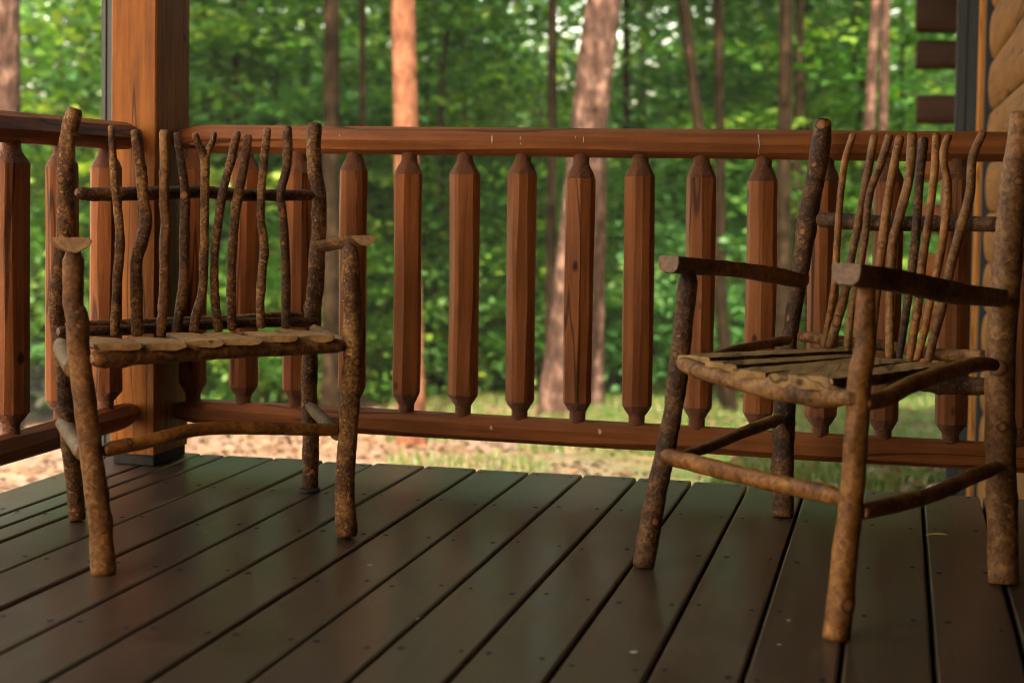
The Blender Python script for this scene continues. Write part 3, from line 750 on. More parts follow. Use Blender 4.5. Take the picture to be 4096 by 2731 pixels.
    a0 = at(*R2(500, 225, 0)[:2], dFL - .02); a1 = at(*R2(1740, 178, 0)[:2], dFR - .02)
    zr = at(*R2(500, 305, 0)[:2], dFL - .012); zq = at(*R2(1760, 238, 0)[:2], dFR - .012); rr_ = px(44 * .43937, dFL)
    b0 = on_plane(*Z1(430, 1452, 0)[:2], P0 + fwd * .05, n); b1 = on_plane(*Z1(1800, 1405, 0)[:2], P0 + fwd * .05, n)
    rnd = random.Random(3)
    cuts = [0, .185, .36, .51, .67, .84, 1.0]
    for i in range(6):
        lo, hi = cuts[i], cuts[i + 1]; m_ = (lo + hi) / 2; hw = (hi - lo) / 2 * np.linalg.norm(a1 - a0) * 1.0
        A = a0 + (a1 - a0) * m_; B = b0 + (b1 - b0) * m_; A = A + (A - B) / np.linalg.norm(A - B) * rnd.uniform(.0, .022)
        A[2] = (zr[2] + (zq[2] - zr[2]) * m_) + rr_ + .003 + rnd.uniform(-.002, .003); B[2] += rnd.uniform(-.016, -.008)
        sweep('seat_slat', t, [A, A * .6 + B * .4 + [0, 0, rnd.uniform(-.003, .003)], B], [hw * .93, hw * .95, hw * .86], .0140, THIN, [SLAT, BARK_ROUGH], 60 + i, wob=.16)
    # stretchers
    stick('stretcher', t, [R2(540, 790, 32), R2(570, 780, 38), R2(720, 750, 38), R2(900, 705, 36), R2(1000, 680, 36), R2(1200, 668, 35), R2(1450, 672, 34), R2(1700, 678, 33), R2(1765, 678, 30)], (dFL + .01, dFR), [BARK_SMOOTH, CUT], 12, knots=14)
    stick('stretcher', t, [R2(318, 645, 30), R2(360, 690, 42), R2(395, 740, 44), R2(440, 800, 46)], (dBL - .03, dFL + .03), [PALE, CUT], 13, knots=2)
    stick('stretcher', t, [R2(1618, 555, 24), R2(1650, 585, 32), R2(1700, 635, 34), R2(1765, 700, 34)], (dBR - .02, dFR + .01), [PALE, CUT], 14, knots=3)
    # armrests: split half logs
    sweep('armrest', t, [at(164, 546, dFL - .045), at(158, 547, (dFL + dBL) / 2), at(148, 549, dBL + .02)], [px(43, dFL), px(44, dFL), px(34, dBL)], px(34, dFL), BOWL, [CUT, BARK_GREY], 15, wob=.16)
    A = at(836, 541, dFR - .05); B = at(742, 556, dBR + .02)
    sweep('armrest', t, [A, at(803, 545, dFR + .07), at(770, 550, (dFR + dBR) / 2 + .03), B], [px(29, dFR)] * 3 + [px(28, dBR)], px(24, dFR), BOWL, [CUT, BARK_ROUGH], 16, wob=.22)
    return t

def right_chair():
    FL, FR, BL, BR = foot(1476, 1303), foot(1920, 1465), foot(1797, 1187), foot(2302, 1340)
    dFL, dFR, dBL, dBR = map(depth, (FL, FR, BL, BR))
    t = empty('twig_armchair', (FL + FR + BL + BR) / 4, 'twig armchair nearest the log wall, with smooth golden sticks in its back', 'armchair', 'rustic twig armchairs on the deck')
    LEAN = .13
    sm = [BARK_SMOOTH, CUT]; dk = [BARK_DARK, CUT]; gy = [BARK_GREY, CUT]
    stick('leg', t, [(1477, 1302, 26), (1484, 1265, 26), (1497, 1190, 25), (1512, 1110, 24), (1530, 1030, 23), (1545, 950, 23), (1557, 860, 23), (1566, 780, 22), (1574, 700, 22), (1580, 645, 22), (1582, 630, 16), (1583, 612, 13)], (dFL, dFL + .03), [BARK_DARK, CUT], 71, knots=9, lump=.06, marks=[(1502, 1195, 10), (1492, 1225, 8), (1556, 770, 6)])
    stick('leg', t, [Z4(980, 1378, 64), Z4(1000, 1200, 58), Z4(1020, 1000, 57), Z4(1045, 800, 55), Z4(1062, 600, 53), Z4(1075, 400, 52), Z4(1088, 200, 53), Z3(1440, 1420, 62), Z3(1440, 1250, 60), Z3(1450, 1080, 54), Z3(1455, 1035, 40), Z3(1457, 990, 30)], (dFR, dFR + .03), sm, 72, knots=6, lump=.05, marks=[Z3(1467, 1170, 34), Z4(1107, 257, 22), Z4(1065, 605, 16), Z4(1022, 995, 14), Z4(1036, 1080, 10)])
    stick('back_post', t, [Z4(748, 842, 48), Z4(748, 700, 48), Z4(750, 500, 48), Z4(757, 300, 47), Z4(770, 120, 46), Z3(1005, 1400, 42), Z3(1035, 1200, 46), Z3(1070, 980, 48), Z3(1105, 740, 58), Z3(1135, 550, 56), Z3(1165, 400, 54), Z3(1190, 250, 56), Z3(1197, 150, 52), Z3(1200, 112, 44)], (dBL, dBL + LEAN), dk, 73, knots=6, lump=.06, marks=[(1884, 288, 13), (1900, 286, 10), (1840, 532, 9), (1842, 545, 6), (1867, 380, 8), (1851, 658, 8), (1806, 730, 6)])
    stick('back_post', t, [(2304, 1340, 36), (2303, 1200, 36), (2298, 1050, 35), (2296, 900, 34), (2300, 780, 34), (2310, 650, 34), (2322, 500, 33), (2340, 350, 32), (2350, 262, 30)], (dBR, dBR + LEAN), [BARK_GREY, CUT], 74, knots=5, lump=.05)
    e = (BR - BL) / np.linalg.norm(BR - BL); back = np.array([e[1], -e[0], 0]); back = -back if back @ (BL - FL) < 0 else back
    up = np.array([0, 0, .93]) + back * .165; up /= np.linalg.norm(up)
    n = np.cross(e, up); P0 = (BL + BR) / 2; fwd = -back
    plane_stick('back_rail', t, [Z3(1175, 680, 26), Z3(1200, 682, 46), Z3(1300, 690, 46), Z3(1500, 702, 45), Z3(1800, 705, 44), Z3(2000, 705, 44), Z3(2170, 708, 46), Z3(2200, 708, 40)], P0, n, dk, 75, knots=4)
    plane_stick('back_rail', t, [Z3(1065, 1345, 28), Z3(1090, 1348, 31), Z3(1300, 1375, 31), Z3(1550, 1400, 32), Z3(1850, 1450, 36), Z3(2120, 1458, 36)], P0, n, gy, 76, knots=6)
    plane_stick('seat_rail', t, [Z4(760, 150, 26), Z4(900, 185, 30), Z4(1200, 230, 32), Z4(1450, 262, 40), Z4(1600, 268, 40), Z4(1650, 268, 30)], P0 - fwd * .005, n, dk, 77, knots=5)
    st = [[(1375, 190, 19), (1330, 330, 20), (1305, 500, 20), (1282, 800, 20), (1265, 1050, 20), (1235, 1250, 21), (1206, 1422, 22)],
          [(1495, 198, 24), (1440, 500, 24), (1390, 760, 24), (1355, 930, 24), (1330, 1080, 25), (1270, 1300, 28), (1237, 1415, 26)],
          [(1583, 195, 24), (1535, 350, 24), (1476, 500, 22), (1437, 800, 22), (1405, 1000, 20), (1370, 1150, 20), (1347, 1330, 22), (1335, 1440, 22)],
          [(1642, 205, 26), (1600, 400, 25), (1560, 650, 26), (1535, 850, 28), (1520, 980, 25), (1500, 1150, 24), (1485, 1300, 24), (1470, 1450, 24)],
          [(1710, 188, 28), (1690, 450, 28), (1640, 650, 27), (1597, 820, 26), (1587, 1000, 25), (1580, 1250, 25), (1582, 1480, 25)],
          [(1775, 215, 30), (1750, 450, 26), (1735, 700, 26), (1715, 900, 26), (1690, 1100, 24), (1660, 1300, 22), (1632, 1490, 20)],
          [(1850, 190, 24), (1832, 450, 23), (1800, 700, 24), (1765, 950, 24), (1745, 1150, 25), (1715, 1330, 26), (1690, 1490, 22)],
          [(1922, 195, 22), (1893, 270, 23), (1912, 500, 24), (1890, 750, 24), (1850, 980, 23), (1812, 1150, 22), (1770, 1350, 22), (1732, 1490, 20)],
          [(2118, 175, 23), (2062, 300, 26), (2035, 550, 27), (1980, 750, 28), (1920, 980, 27), (1880, 1180, 26), (1832, 1350, 26), (1797, 1495, 24)]]
    ms = [sm, gy, gy, sm, gy, dk, sm, sm, gy]
    for i, q in enumerate(st):
        plane_stick('back_stick', t, [Z3(*b) for b in q], P0 + fwd * .035, n, ms[i], 80 + i, knots=7, lump=.05, seg=18, marks=[Z3(*q_) for q_ in {0: [(1305, 500, 12), (1280, 820, 12)], 1: [(1280, 1260, 34)], 2: [(1335, 1425, 18), (1437, 790, 12)], 3: [(1615, 270, 16), (1530, 830, 20)], 4: [(1595, 1250, 10)], 5: [(1720, 905, 14)], 6: [(1832, 255, 14), (1728, 1230, 26)], 7: [(1905, 515, 17), (1772, 1350, 14)], 8: [(2088, 250, 15), (2040, 495, 10), (1955, 850, 14)]}.get(i, [])])
    stick('seat_rail', t, [(1562, 832, 13), (1580, 840, 18), (1660, 868, 19), (1740, 888, 20), (1770, 892, 25), (1850, 905, 25), (1915, 912, 25), (1940, 914, 17), (1960, 915, 15)], (dFL - .01, dFR), gy, 91, knots=7, marks=[Z4(662, 288, 20), Z4(303, 165, 16)])
    stick('seat_rail', t, [Z4(395, 150, 16), Z4(500, 118, 20), Z4(640, 88, 22), Z4(740, 70, 22), Z4(775, 64, 20)], (dFL + .05, dBL), gy, 92, knots=4)
    stick('seat_rail', t, [Z4(1100, 345, 34), Z4(1180, 325, 38), Z4(1300, 265, 38), Z4(1400, 225, 37), Z4(1500, 195, 34), Z4(1620, 170, 34), Z4(1680, 175, 26)], (dFR + .01, dBR), sm, 93, knots=7)
    # seat slats run front to back
    spec = [((352, 160), (990, 126), .03, .042), ((474, 192), (1065, 150), .22, .037), ((592, 226), (1155, 163), .41, .040), ((760, 246), (1275, 172), .66, .035), ((872, 252), (1405, 186), .84, .043)]
    rnd = random.Random(9)
    for i, (fa, ba, q, hw) in enumerate(spec):
        A = at(*Z4(*fa, 0)[:2], dFL + (dFR - dFL) * q - .01); B = on_plane(*Z4(*ba, 0)[:2], P0 + fwd * .05, n)
        sweep('seat_slat', t, [A, A * .5 + B * .5 + [0, 0, rnd.uniform(-.003, .003)], B], [hw, hw * .98, hw * .9], .024, PLANK, [SLAT, BARK_DARK], 160 + i)
    # stretchers
    stick('stretcher', t, [Z4(228, 570, 30), Z4(255, 578, 38), Z4(400, 615, 38), Z4(600, 665, 39), Z4(800, 710, 40), Z4(960, 745, 42), Z4(985, 752, 28), Z4(1030, 765, 26)], (dFL - .005, dFR), sm, 94, knots=8, lump=.04, marks=[Z4(238, 578, 24), Z4(245, 560, 14)])
    stick('stretcher', t, [Z4(300, 575, 22), Z4(420, 535, 24), Z4(560, 475, 25), Z4(690, 425, 26), Z4(740, 408, 22)], (dFL + .03, dBL), gy, 95, knots=4)
    stick('stretcher', t, [Z4(1090, 820, 34), Z4(1180, 798, 38), Z4(1300, 770, 37), Z4(1430, 730, 36), Z4(1520, 690, 34), Z4(1640, 640, 32), Z4(1690, 620, 26)], (dFR + .01, dBR), sm, 96, knots=8, marks=[Z4(1470, 715, 22), Z4(1460, 735, 14), Z4(1520, 690, 14)])
    # armrests
    sweep('armrest', t, [at(1536, 588, dFL - .03), at(1600, 594, dFL + .08), at(1700, 604, (dFL + dBL) / 2), at(1780, 617, dBL - .08), at(1842, 632, dBL + .05)], [px(26, dFL), px(26, dFL), px(24, dFL), px(23, dBL), px(20, dBL)], px(39, dFL), BLOCK, [CUT_DARK, BARK_GREY], 97, wob=.05)
    sweep('armrest', t, [at(1944, 606, dFR - .03), at(2000, 612, dFR + .05), at(2100, 632, (dFR + dBR) / 2), at(2200, 652, dBR - .05), at(2292, 664, dBR + .04)], [px(36, dFR), px(38, dFR), px(36, dFR), px(34, dBR), px(30, dBR)], px(50, dFR), BLOCK, [CUT_DARK, BARK_GREY], 98, wob=.05)
    return t
left_chair(); right_chair()

# one fallen leaf on the boards
p = on_axis(2150, 1231, 2, 0.003)
mb = MB(); v = []; f = []
for j in range(9):
    tt = j / 8; w_ = .0075 * math.sin(math.pi * (.06 + .94 * tt)) ** .8
    for s_ in (-1, 0, 1): v.append((p[0] - .024 + .048 * tt, p[1] + s_ * w_, .0035 + abs(s_) * .004 * tt + .003 * math.sin(tt * 3)))
for j in range(8):
    for s_ in (0, 1): f.append((j * 3 + s_, j * 3 + s_ + 1, j * 3 + s_ + 4, j * 3 + s_ + 3))
mb.add(v, f)
tag(mb.build('fallen_leaf', YLEAF, smooth=True), 'small yellow leaf lying on the deck boards under the right chair', 'leaf')

# ------------------------------------------------------------------ the wood beyond
RGT = np.array([M[0, 0], M[1, 0], 0]); RGT /= np.linalg.norm(RGT); FWD = np.array([-RGT[1], RGT[0], 0])
def gp(x, d):
    q = CAM + d * (FWD + (x * S - 2048) / F * RGT); return np.array([q[0], q[1], gz(q[0], q[1])])
def leaves(name, C, SZ, matl, rng, parent=None, flat=0.5, tone=None):
    """C: leaf centres (n,3); each leaf is one creased diamond of its own size and tilt"""
    n = len(C); sz = rng.uniform(.6, 1.25, n) * SZ
    nz = rng.normal(0, flat, (n, 2)); nrm = np.concatenate([nz, np.ones((n, 1))], 1); nrm /= np.linalg.norm(nrm, axis=1)[:, None]
    a = rng.uniform(0, math.tau, n); t = np.stack([np.cos(a), np.sin(a), np.zeros(n)], 1)
    t -= nrm * np.sum(t * nrm, 1)[:, None]; t /= np.linalg.norm(t, axis=1)[:, None]; b = np.cross(nrm, t)
    L = sz[:, None]; droop = nrm * (L * .12)
    V = np.stack([C - t * L * .5, C + b * L * .33 + droop * .6, C + t * L * .55 - droop, C - b * L * .33 + droop * .6], 1).reshape(-1, 3)
    me = bpy.data.meshes.new(name); me.vertices.add(4 * n); me.vertices.foreach_set('co', V.astype(np.float32).ravel())
    me.loops.add(4 * n); me.loops.foreach_set('vertex_index', np.arange(4 * n, dtype=np.int32))
    me.polygons.add(n); me.polygons.foreach_set('loop_start', np.arange(0, 4 * n, 4, dtype=np.int32))
    at_ = me.attributes.new('tone', 'FLOAT', 'POINT')
    tn = rng.beta(2, 3, n) if tone is None else tone
    at_.data.foreach_set('value', np.repeat(tn, 4).astype(np.float32))
    me.materials.append(matl); me.update(calc_edges=True); me.validate()
    o = bpy.data.objects.new(name, me); col.objects.link(o)
    if parent is not None:
        o.parent = parent; o.matrix_parent_inverse = Matrix.Translation(-parent.location)
    return o
def sprays(rng, n_spray, per, rad, z0, z1, spread=.55):
    """flat tiers of leaves at the branch ends of an understorey crown"""
    out = []; tone = []
    for _ in range(n_spray):
        z = rng.uniform(z0, z1); k = 1 - .45 * (z - z0) / (z1 - z0)
        r = rad * k * math.sqrt(rng.uniform(.05, 1)); a = rng.uniform(0, math.tau)
        c = np.array([r * math.cos(a), r * math.sin(a), z])
        q = rng.normal(0, 1, (per, 3)) * [spread, spread, spread * .17]
        q[:, 2] -= .16 * np.linalg.norm(q[:, :2], axis=1)
        out.append(c + q); tone.append(np.clip(rng.beta(2, 3, per) * .45 + rng.beta(1.2, 2.2) * .75, 0, 1))
    return np.concatenate(out), np.concatenate(tone)
def trunk_mesh(mb, base, top, r0, r1, seed, n=18, rings=26, flare=.35, sway=.05):
    P0 = np.array(base, float); P1 = np.array(top, float); v = []; f = []
    ph = seed * 3.7; L = np.linalg.norm(P1 - P0)
    for j in range(rings + 1):
        t = j / rings; c = P0 + (P1 - P0) * t + np.array([noise.noise((t * 3, ph, 0)), noise.noise((t * 3, ph, 9)), 0]) * sway * (1 if j else 0)
        r = r0 + (r1 - r0) * t; r *= 1 + flare * math.exp(-t * L / .35)
        for i in range(n):
            a = i / n * math.tau
            rr = r * (1 + .06 * noise.noise((math.cos(a) * 2 + ph, math.sin(a) * 2, t * L * 3)) + (.10 * math.exp(-t * L / .3) * math.sin(a * 5 + ph)))
            v.append((c[0] + rr * math.cos(a), c[1] + rr * math.sin(a), c[2] - (.25 if j == 0 else 0)))
    for j in range(rings):
        for i in range(n): f.append((j * n + i, j * n + (i + 1) % n, (j + 1) * n + (i + 1) % n, (j + 1) * n + i))
    f.append(tuple(rings * n + i for i in range(n)))
    mb.add(v, f)
def limb(mb, p, q, r0, r1, seed):
    p = Vector(p); q = Vector(q); ax = (q - p).normalized(); u = ax.orthogonal().normalized(); w_ = ax.cross(u); v = []; f = []
    for j in range(7):
        t = j / 6; c = p.lerp(q, t) + Vector((0, 0, -.12 * (q - p).length * t * (1 - t)))
        for i in range(8):
            a = i / 8 * math.tau; r = r0 + (r1 - r0) * t; v.append(c + (u * math.cos(a) + w_ * math.sin(a)) * r)
    for j in range(6):
        for i in range(8): f.append((j * 8 + i, j * 8 + (i + 1) % 8, (j + 1) * 8 + (i + 1) % 8, (j + 1) * 8 + i))
    mb.add(v, f)
rng = np.random.default_rng(7)
# tall trunks one can tell apart: (x at base, x at the top of the picture, base distance, width at eye height in frame px, bark, label)
def tall_tree(xb, xt, d, wpx, bark_, label, name='pine_tree', crown=True, h=13.0, group='tall trunks beyond the railing', tap=.8):
    b = gp(xb, d); r = px(wpx, d) / 2
    zt = at(xt, 0, d)[2]; dx = px(xt - xb, d)
    top = b + RGT * dx * (h / max(1.0, zt - b[2])) + np.array([0, 0, h])
    t = empty(name, b, label, 'tree', group)
    mb = MB(); sd_ = int(xb) % 97
    trunk_mesh(mb, b, top, r * 1.08, r * (1.08 - (1 - tap) * h / 6), sd_, sway=r * .25)
    mb.build('trunk', bark_, t, smooth=True)
    if crown:
        for _ in range(5):
            z = random.Random(sd_ + _).uniform(.62, .95); a = random.Random(sd_ * 3 + _).uniform(0, math.tau); c = b + (top - b) * z
            m2 = MB(); limb(m2, c, c + np.array([1.4 * math.cos(a), 1.4 * math.sin(a), .3]), r * .25, r * .05, 0); m2.build('branch', bark_, t, smooth=True)
        C, tn = sprays(np.random.default_rng(sd_), 60, 44, 3.0, h * .58, h * 1.1, .5)
        leaves('crown', C + b, .2, LEAF, np.random.default_rng(sd_ + 1), t, .6, tn)
    return t
tall_tree(955, 918, 11.2, 54, T_RED, 'straight orange barked pine trunk standing left of the middle of the long railing', h=12, tap=.9)
tall_tree(1378, 1380, 16.5, 26, T_PINK, 'thin pale trunk half hidden by the right edge of the thick scaly one', 'leafy_tree', h=14, crown=False)
tall_tree(1293, 1377, 14.5, 84, T_PINK, 'thick scaly trunk leaning right behind the middle of the long railing', h=12, tap=.82)
tall_tree(4, 6, 12.0, 86, T_PINK, 'scaly pinkish trunk cut off by the left edge of the picture', h=12)
tall_tree(766, 758, 15, 38, T_BROWN, 'dark brown trunk rising to the right of the square post', 'leafy_tree', h=14)
tall_tree(838, 830, 17, 16, T_BROWN, 'thin dark trunk just left of the orange barked pine', 'leafy_tree', h=14)
tall_tree(1694, 1560, 15.5, 27, T_BROWN, 'slender brown trunk leaning left behind the right half of the long railing', 'leafy_tree', h=14)
tall_tree(1672, 1640, 17, 23, T_BROWN, 'slim brown trunk just right of the slender leaning one', 'leafy_tree', h=14)
tall_tree(1805, 1795, 16, 34, T_BROWN, 'dark trunk seen just left of the tall back post of the right chair', 'leafy_tree', h=14)
tall_tree(1838, 1826, 18, 19, T_BROWN, 'thin dark trunk directly above the right chair back post', 'leafy_tree', h=14)
tall_tree(1975, 2000, 15, 24, T_PINK, 'reddish trunk rising above the sticks of the right chair', 'leafy_tree', h=14)
tall_tree(2030, 2022, 17, 22, T_PINK, 'greyish trunk beside the reddish one above the right chair', 'leafy_tree', h=14)
tall_tree(1268, 1262, 17, 22, T_BROWN, 'thin trunk just left of the thick scaly one', 'leafy_tree', h=14, crown=False)
tall_tree(205, 195, 26, 30, T_BROWN, 'dim trunk to the left of the square post', 'leafy_tree', h=14)
tall_tree(1015, 1010, 28, 24, T_BROWN, 'dim thin trunk just right of the orange barked pine', 'leafy_tree', h=14)
tall_tree(1905, 1880, 30, 24, T_BROWN, 'dim thin trunk far behind the right chair back post', 'leafy_tree', h=14)
tall_tree(640, 560, 26, 18, T_BROWN, 'thin leaning trunk right of the square post', 'leafy_tree', h=14, crown=False)
tall_tree(1140, 1150, 30, 20, T_BROWN, 'faint thin trunk between the orange pine and the thick scaly trunk', 'leafy_tree', h=14, crown=False)
tall_tree(1480, 1470, 30, 22, T_BROWN, 'faint thin trunk right of the thick scaly trunk', 'leafy_tree', h=14, crown=False)

for i_, (x_, d_) in enumerate(((480, 27), (575, 31), (700, 25), (1080, 26), (1215, 30), (1445, 24), (1600, 27), (1735, 29), (1870, 25), (1945, 27), (2075, 24), (130, 27), (345, 30))):
    tall_tree(x_, x_ + (-14, 9, 4, -22, 12)[i_ % 5], d_, (15, 11, 19)[i_ % 3], T_BROWN, 'slim dark trunk deep in the wood behind the railing', 'leafy_tree', h=15, crown=False, group='slim dark trunks deep in the wood')

# understorey trees: four kinds built once, then copied
def understorey(kind, seed):
    r_ = np.random.default_rng(seed)
    t = empty('understorey_tree', (0, 0, 0), 'leafy understorey tree in the blurred wood beyond the railing', 'tree', 'understorey trees in the wood')
    mb = MB(); trunk_mesh(mb, (0, 0, 0), (.2, .1, 5.6), .055, .02, seed, n=10, rings=12, sway=.15)
    for k in range(9):
        a = r_.uniform(0, math.tau); z = r_.uniform(1.2, 5); limb(mb, (.03 * z, .02 * z, z), (1.5 * math.cos(a), 1.5 * math.sin(a), z + .4), .014, .004, k)
    mb.build('trunk', T_BROWN, t, smooth=True)
    C, tn = sprays(r_, 66, 56, 2.1, .8, 6.6, .52)
    leaves('crown', C, .175, (LEAF, LEAF, LEAFB, LEAFY)[kind], r_, t, .45, tn)
    return t
protos = [understorey(k, 31 + k) for k in range(3)]
rnd = random.Random(21)
holes = [(1285, 150, 40, 180), (860, 25, 34, 45), (1450, 215, 48, 48), (1560, 250, 38, 40), (1180, 60, 60, 45)]
spots = []
for d, nx, off in ((20, 8, 0), (23, 10, 60), (27, 14, 20), (33, 17, 90), (40, 19, 40)):
    for i in range(nx):
        x = -150 + (2450 / nx) * (i + rnd.uniform(.1, .9)) + off * .3
        if -60 < x < 260 and d < 29: continue
        spots.append((x, d * rnd.uniform(.93, 1.07)))
for i, (x, d) in enumerate(spots):
    k = i % 3; b = gp(x, d)
    if x > 2080 and d < 30: continue
    loc = Vector((float(b[0]), float(b[1]), float(b[2]))); s_ = rnd.uniform(.85, 1.25) * (.5 if abs(x - 1285) < 2.2 * F / (S * d) * .5 + 10 else 1); rz = rnd.uniform(0, 6.28)
    if i < 3: o = protos[k]; o.location = loc; o.rotation_euler = (0, 0, rz); o.scale = (s_,) * 3
    else: o = copy_tree(protos[k], loc, rz, s_)
# shrubs at the edge of the wood
def shrub(kind, seed):
    r_ = np.random.default_rng(seed)
    t = empty('shrub', (0, 0, 0), 'low leafy shrub at the edge of the wood', 'shrub', 'shrubs at the edge of the wood')
    mb = MB()
    for k in range(6):
        a = r_.uniform(0, math.tau); limb(mb, (0, 0, -.1), (.7 * math.cos(a), .7 * math.sin(a), r_.uniform(.7, 1.6)), .015, .005, k)
    mb.build('stem', T_BROWN, t, smooth=True)
    C, tn = sprays(r_, 34, 46, .95, .1, 1.7, .26)
    leaves('foliage', C, .095, (LEAF, LEAFB, LEAFY)[kind], r_, t, .6, tn)
    return t
sp_ = [shrub(k, 51 + k) for k in range(3)]
cnt = [0, 0, 0]
for i in range(44):
    x = -120 + 2300 * ((i * .618) % 1.0); d = rnd.uniform(17.5, 27)
    if x > 1600: d = rnd.uniform(20, 28)
    k = 0 if x < 1300 and rnd.random() < .6 else (2 if x > 1550 and rnd.random() < .45 else 1)
    if x < 330: k = 1
    if -60 < x < 250: d = rnd.uniform(29, 33)
    b = gp(x, d); loc = Vector([float(q) for q in b]); s_ = rnd.uniform(.75, 1.35); rz = rnd.uniform(0, 6.28)
    if cnt[k] == 0: o = sp_[k]; o.location = loc; o.rotation_euler = (0, 0, rz); o.scale = (s_,) * 3
    else: o = copy_tree(sp_[k], loc, rz, s_)
    cnt[k] += 1
# the far wood: one mass of leaves
def far_wood():
    r_ = np.random.default_rng(77); n_sp = 8500; C = []; tn = []
    for _ in range(n_sp):
        x = r_.uniform(-350, 2700); d = r_.uniform(46, 62); b = gp(x, d)
        z = r_.uniform(0, 30)
        yy = (CY - (b[2] + z - CAM[2]) / d * F) / S
        dens = .5 + .5 * noise.noise((x * .006, z * .35, 3))
        if any(abs(x - hx) < hw_ and abs(yy - hy) < hh for hx, hy, hw_, hh in holes): continue
        if z > 11 and r_.random() < .55: continue
        if z > 6 and r_.random() > dens + .42: continue
        q = r_.normal(0, 1, (34, 3)) * [1.0, 1.0, .4] * (1 + z / 25); C.append(b + [0, 0, z] + q); tn.append(np.clip(r_.beta(2, 3, 34) * .45 + r_.beta(1, 2) * .8, 0, 1))
    o = leaves('far_wood', np.concatenate(C), .44, LEAF, r_, None, .5, np.concatenate(tn))
    tag(o, 'far green wood closing off the view behind all the trees', 'wood', kind='stuff')
far_wood()
def grass():
    r_ = np.random.default_rng(5); P = []
    while len(P) < 9000:
        x = r_.uniform(900, 2500); d = r_.uniform(6.2, 20); b = gp(x, d)
        if noise.noise((b[0] * .9, b[1] * .9, 1)) < -.05: continue
        P.append(b)
    P = np.array(P); n = len(P); V = []; Fc = []; tn = []
    for p in P:
        for _ in range(3):
            a = r_.uniform(0, math.tau); h = r_.uniform(.03, .09); l = r_.uniform(.01, .05); wd = .006
            dx, dy = math.cos(a), math.sin(a); o = p + r_.normal(0, .03, 3) * [1, 1, 0]; k = len(V)
            V += [o + [-dy * wd, dx * wd, -.01], o + [dy * wd, -dx * wd, -.01], o + [dx * l, dy * l, h]]; Fc.append((k, k + 1, k + 2)); tn += [r_.random()] * 3
    mb = MB(); mb.add(V, Fc, 0, tn); o = mb.build('grass', GRASSM, attr=True)
    tag(o, 'sparse yellowing grass beyond the deck', 'grass', kind='stuff')
grass()

def litter():
    r_ = np.random.default_rng(15); P = []
    while len(P) < 7000:
        x = r_.uniform(-100, 2300); d = r_.uniform(5.5, 18); b = gp(x, d)
        if b[1] < .6 and b[0] > -2.3: continue
        P.append(b + [0, 0, .012])
    tag(leaves('leaf_litter', np.array(P), .07, LITTER, r_, None, .35), 'dry brown leaves strewn over the ground beyond the deck', 'dead leaves', kind='stuff')
litter()

# boulder by the cabin corner
b = gp(2180, 7.6); mb = MB(); v = []; f = []; nu, nv = 18, 10
for j in range(nv + 1):
    th = math.pi * j / nv
    for i in range(nu):
        a = i / nu * math.tau; q = Vector((math.sin(th) * math.cos(a), math.sin(th) * math.sin(a), math.cos(th)))
        r = 1 + .25 * noise.noise(q * 1.6 + Vector((4, 1, 0))); v.append((b[0] + q.x * .10 * r, b[1] + q.y * .10 * r, b[2] + .05 + q.z * .12 * r))
for j in range(nv):
    for i in range(nu): f.append((j * nu + i, (j + 1) * nu + i, (j + 1) * nu + (i + 1) % nu, j * nu + (i + 1) % nu))
mb.add(v, f); tag(mb.build('boulder', simple('pinkish_stone', (0.36, 0.24, 0.19), 0.85, 0, .35, 25), smooth=True), 'small pinkish stone on the grass beside the cabin wall', 'stone')

# ------------------------------------------------------------------ the hazy air of the wood
def haze():
    m = bpy.data.materials.new('woodland_air'); m.use_nodes = True; n = m.node_tree; n.nodes.clear()
    v = n.nodes.new('ShaderNodeVolumePrincipled'); v.inputs['Density'].default_value = 0.0006; v.inputs['Color'].default_value = (0.86, 0.92, 0.80, 1)
    v.inputs['Anisotropy'].default_value = 0.1
    o = n.nodes.new('ShaderNodeOutputMaterial'); n.links.new(v.outputs[0], o.inputs['Volume'])
    mb = MB(); mb.box((-155, -125, -13), (155, 165, 36)); tag(mb.build('haze', m), kind='stuff')
haze()

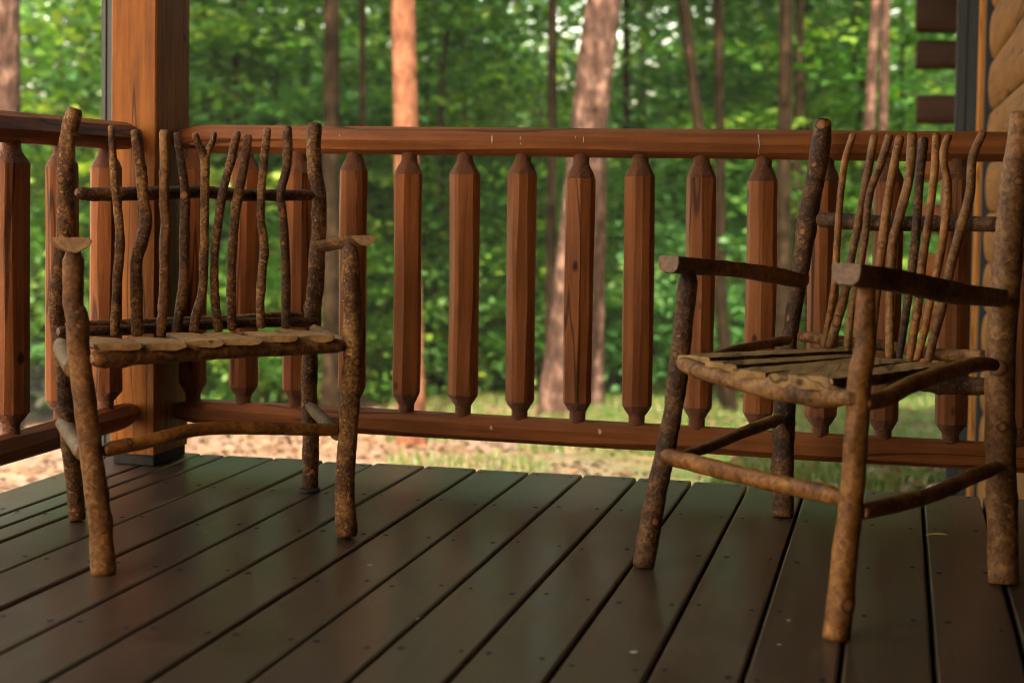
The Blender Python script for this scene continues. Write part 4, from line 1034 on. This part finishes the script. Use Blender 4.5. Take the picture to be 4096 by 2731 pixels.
# ------------------------------------------------------------------ parked car glimpsed between the left balusters
def car():
    b = gp(103, 25.5); wheel_r = .345
    d = 25.5
    gb = at(103, 958, d)                      # where the tyre meets the drive
    ax = -RGT; sd2 = FWD                      # car points left, its near side faces the porch
    O = np.array([gb[0], gb[1], gz(gb[0], gb[1])])
    t = empty('parked_car', O, 'dark car parked on the drive, glimpsed between the left balusters', 'car')
    def W(l, s_, z): return O + ax * l + sd2 * s_ + np.array([0, 0, z])
    BODY = simple('dark_car_paint', (0.035, 0.045, 0.055), .18, .3); GLASS = simple('car_glass', (0.02, .03, .03), .06, 0, 0, 1, .8)
    TYRE = simple('tyre_rubber', (.02, .02, .02), .8); RIM = simple('alloy', (.45, .45, .46), .3, .9)
    low = [(-.9, .35), (-.92, .75), (-.75, .98), (.2, 1.02), (3.3, 1.02), (3.45, .8), (3.42, .35)]
    mb = MB()
    def extr(prof, s0, s1, inset=0.0, mi=0):
        n = len(prof); cx = sum(p[0] for p in prof) / n; cz = sum(p[1] for p in prof) / n
        rows = []
        for s_, k in ((s0, .97), (s0 + .08, 1), (s1 - .08, 1), (s1, .97)):
            rows.append([W(cx + (p[0] - cx) * k, s_, cz + (p[1] - cz) * k) for p in prof])
        v = [p for r in rows for p in r]; f = []
        for j in range(3):
            for i in range(n): f.append((j * n + i, j * n + (i + 1) % n, (j + 1) * n + (i + 1) % n, (j + 1) * n + i))
        f.append(tuple(range(n))[::-1]); f.append(tuple(3 * n + i for i in range(n))); mb.add(v, f, mi)
    extr(low, 0, 1.8); extr([(-.1, 1.02), (.65, 1.58), (2.9, 1.6), (3.3, 1.03)], .12, 1.68)
    mb.build('body', BODY, t)
    for prof in ([(.15, 1.06), (.72, 1.5), (1.4, 1.52), (1.4, 1.06)], [(1.48, 1.06), (1.48, 1.52), (2.75, 1.53), (3.05, 1.06)]):
        g = MB(); g.add([W(a, .112, z) for a, z in prof], [(0, 1, 2, 3)]); g.build('window', GLASS, t)
    g = MB(); g.add([W(a, -.006, z) for a, z in ((-.88, .72), (-.88, .85), (-.6, .9), (-.6, .78))], [(0, 1, 2, 3)]); g.build('headlight', simple('lamp_glass', (.7, .7, .68), .1), t)
    for l in (0.0, 2.6):
        for s0 in (-.02, 1.6):
            def disc(r0, r1, w0, w1, mt, nm, par):
                m3 = MB(); n = 28; v = []; f = []
                for s_, r in ((w0, r0), (w0, r1), (w1, r1), (w1, r0)):
                    v += [W(l + r * math.cos(a), s0 + s_, wheel_r + r * math.sin(a)) for a in [i / n * math.tau for i in range(n)]]
                for j in range(3):
                    for i in range(n): f.append((j * n + i, j * n + (i + 1) % n, (j + 1) * n + (i + 1) % n, (j + 1) * n + i))
                m3.add(v, f); return m3.build(nm, mt, par)
            wh = disc(.23, wheel_r, 0, .2, TYRE, 'wheel', t)
            m3 = MB()
            for q in range(5):
                a = q / 5 * math.tau + .3; u = (math.cos(a), math.sin(a)); p_ = (-u[1], u[0])
                v = [W(l + u[0] * r + p_[0] * wd, s0 + .02, wheel_r + u[1] * r + p_[1] * wd) for r, wd in ((.02, -.03), (.225, -.045), (.225, .045), (.02, .03))]
                m3.add(v, [(0, 1, 2, 3)])
            o = m3.build('rim', RIM, t)
            o.parent = wh; o.matrix_parent_inverse = Matrix.Identity(4); o.location = (0, 0, 0)
            o.matrix_parent_inverse = Matrix.Identity(4)
            wh.data.update()
car()
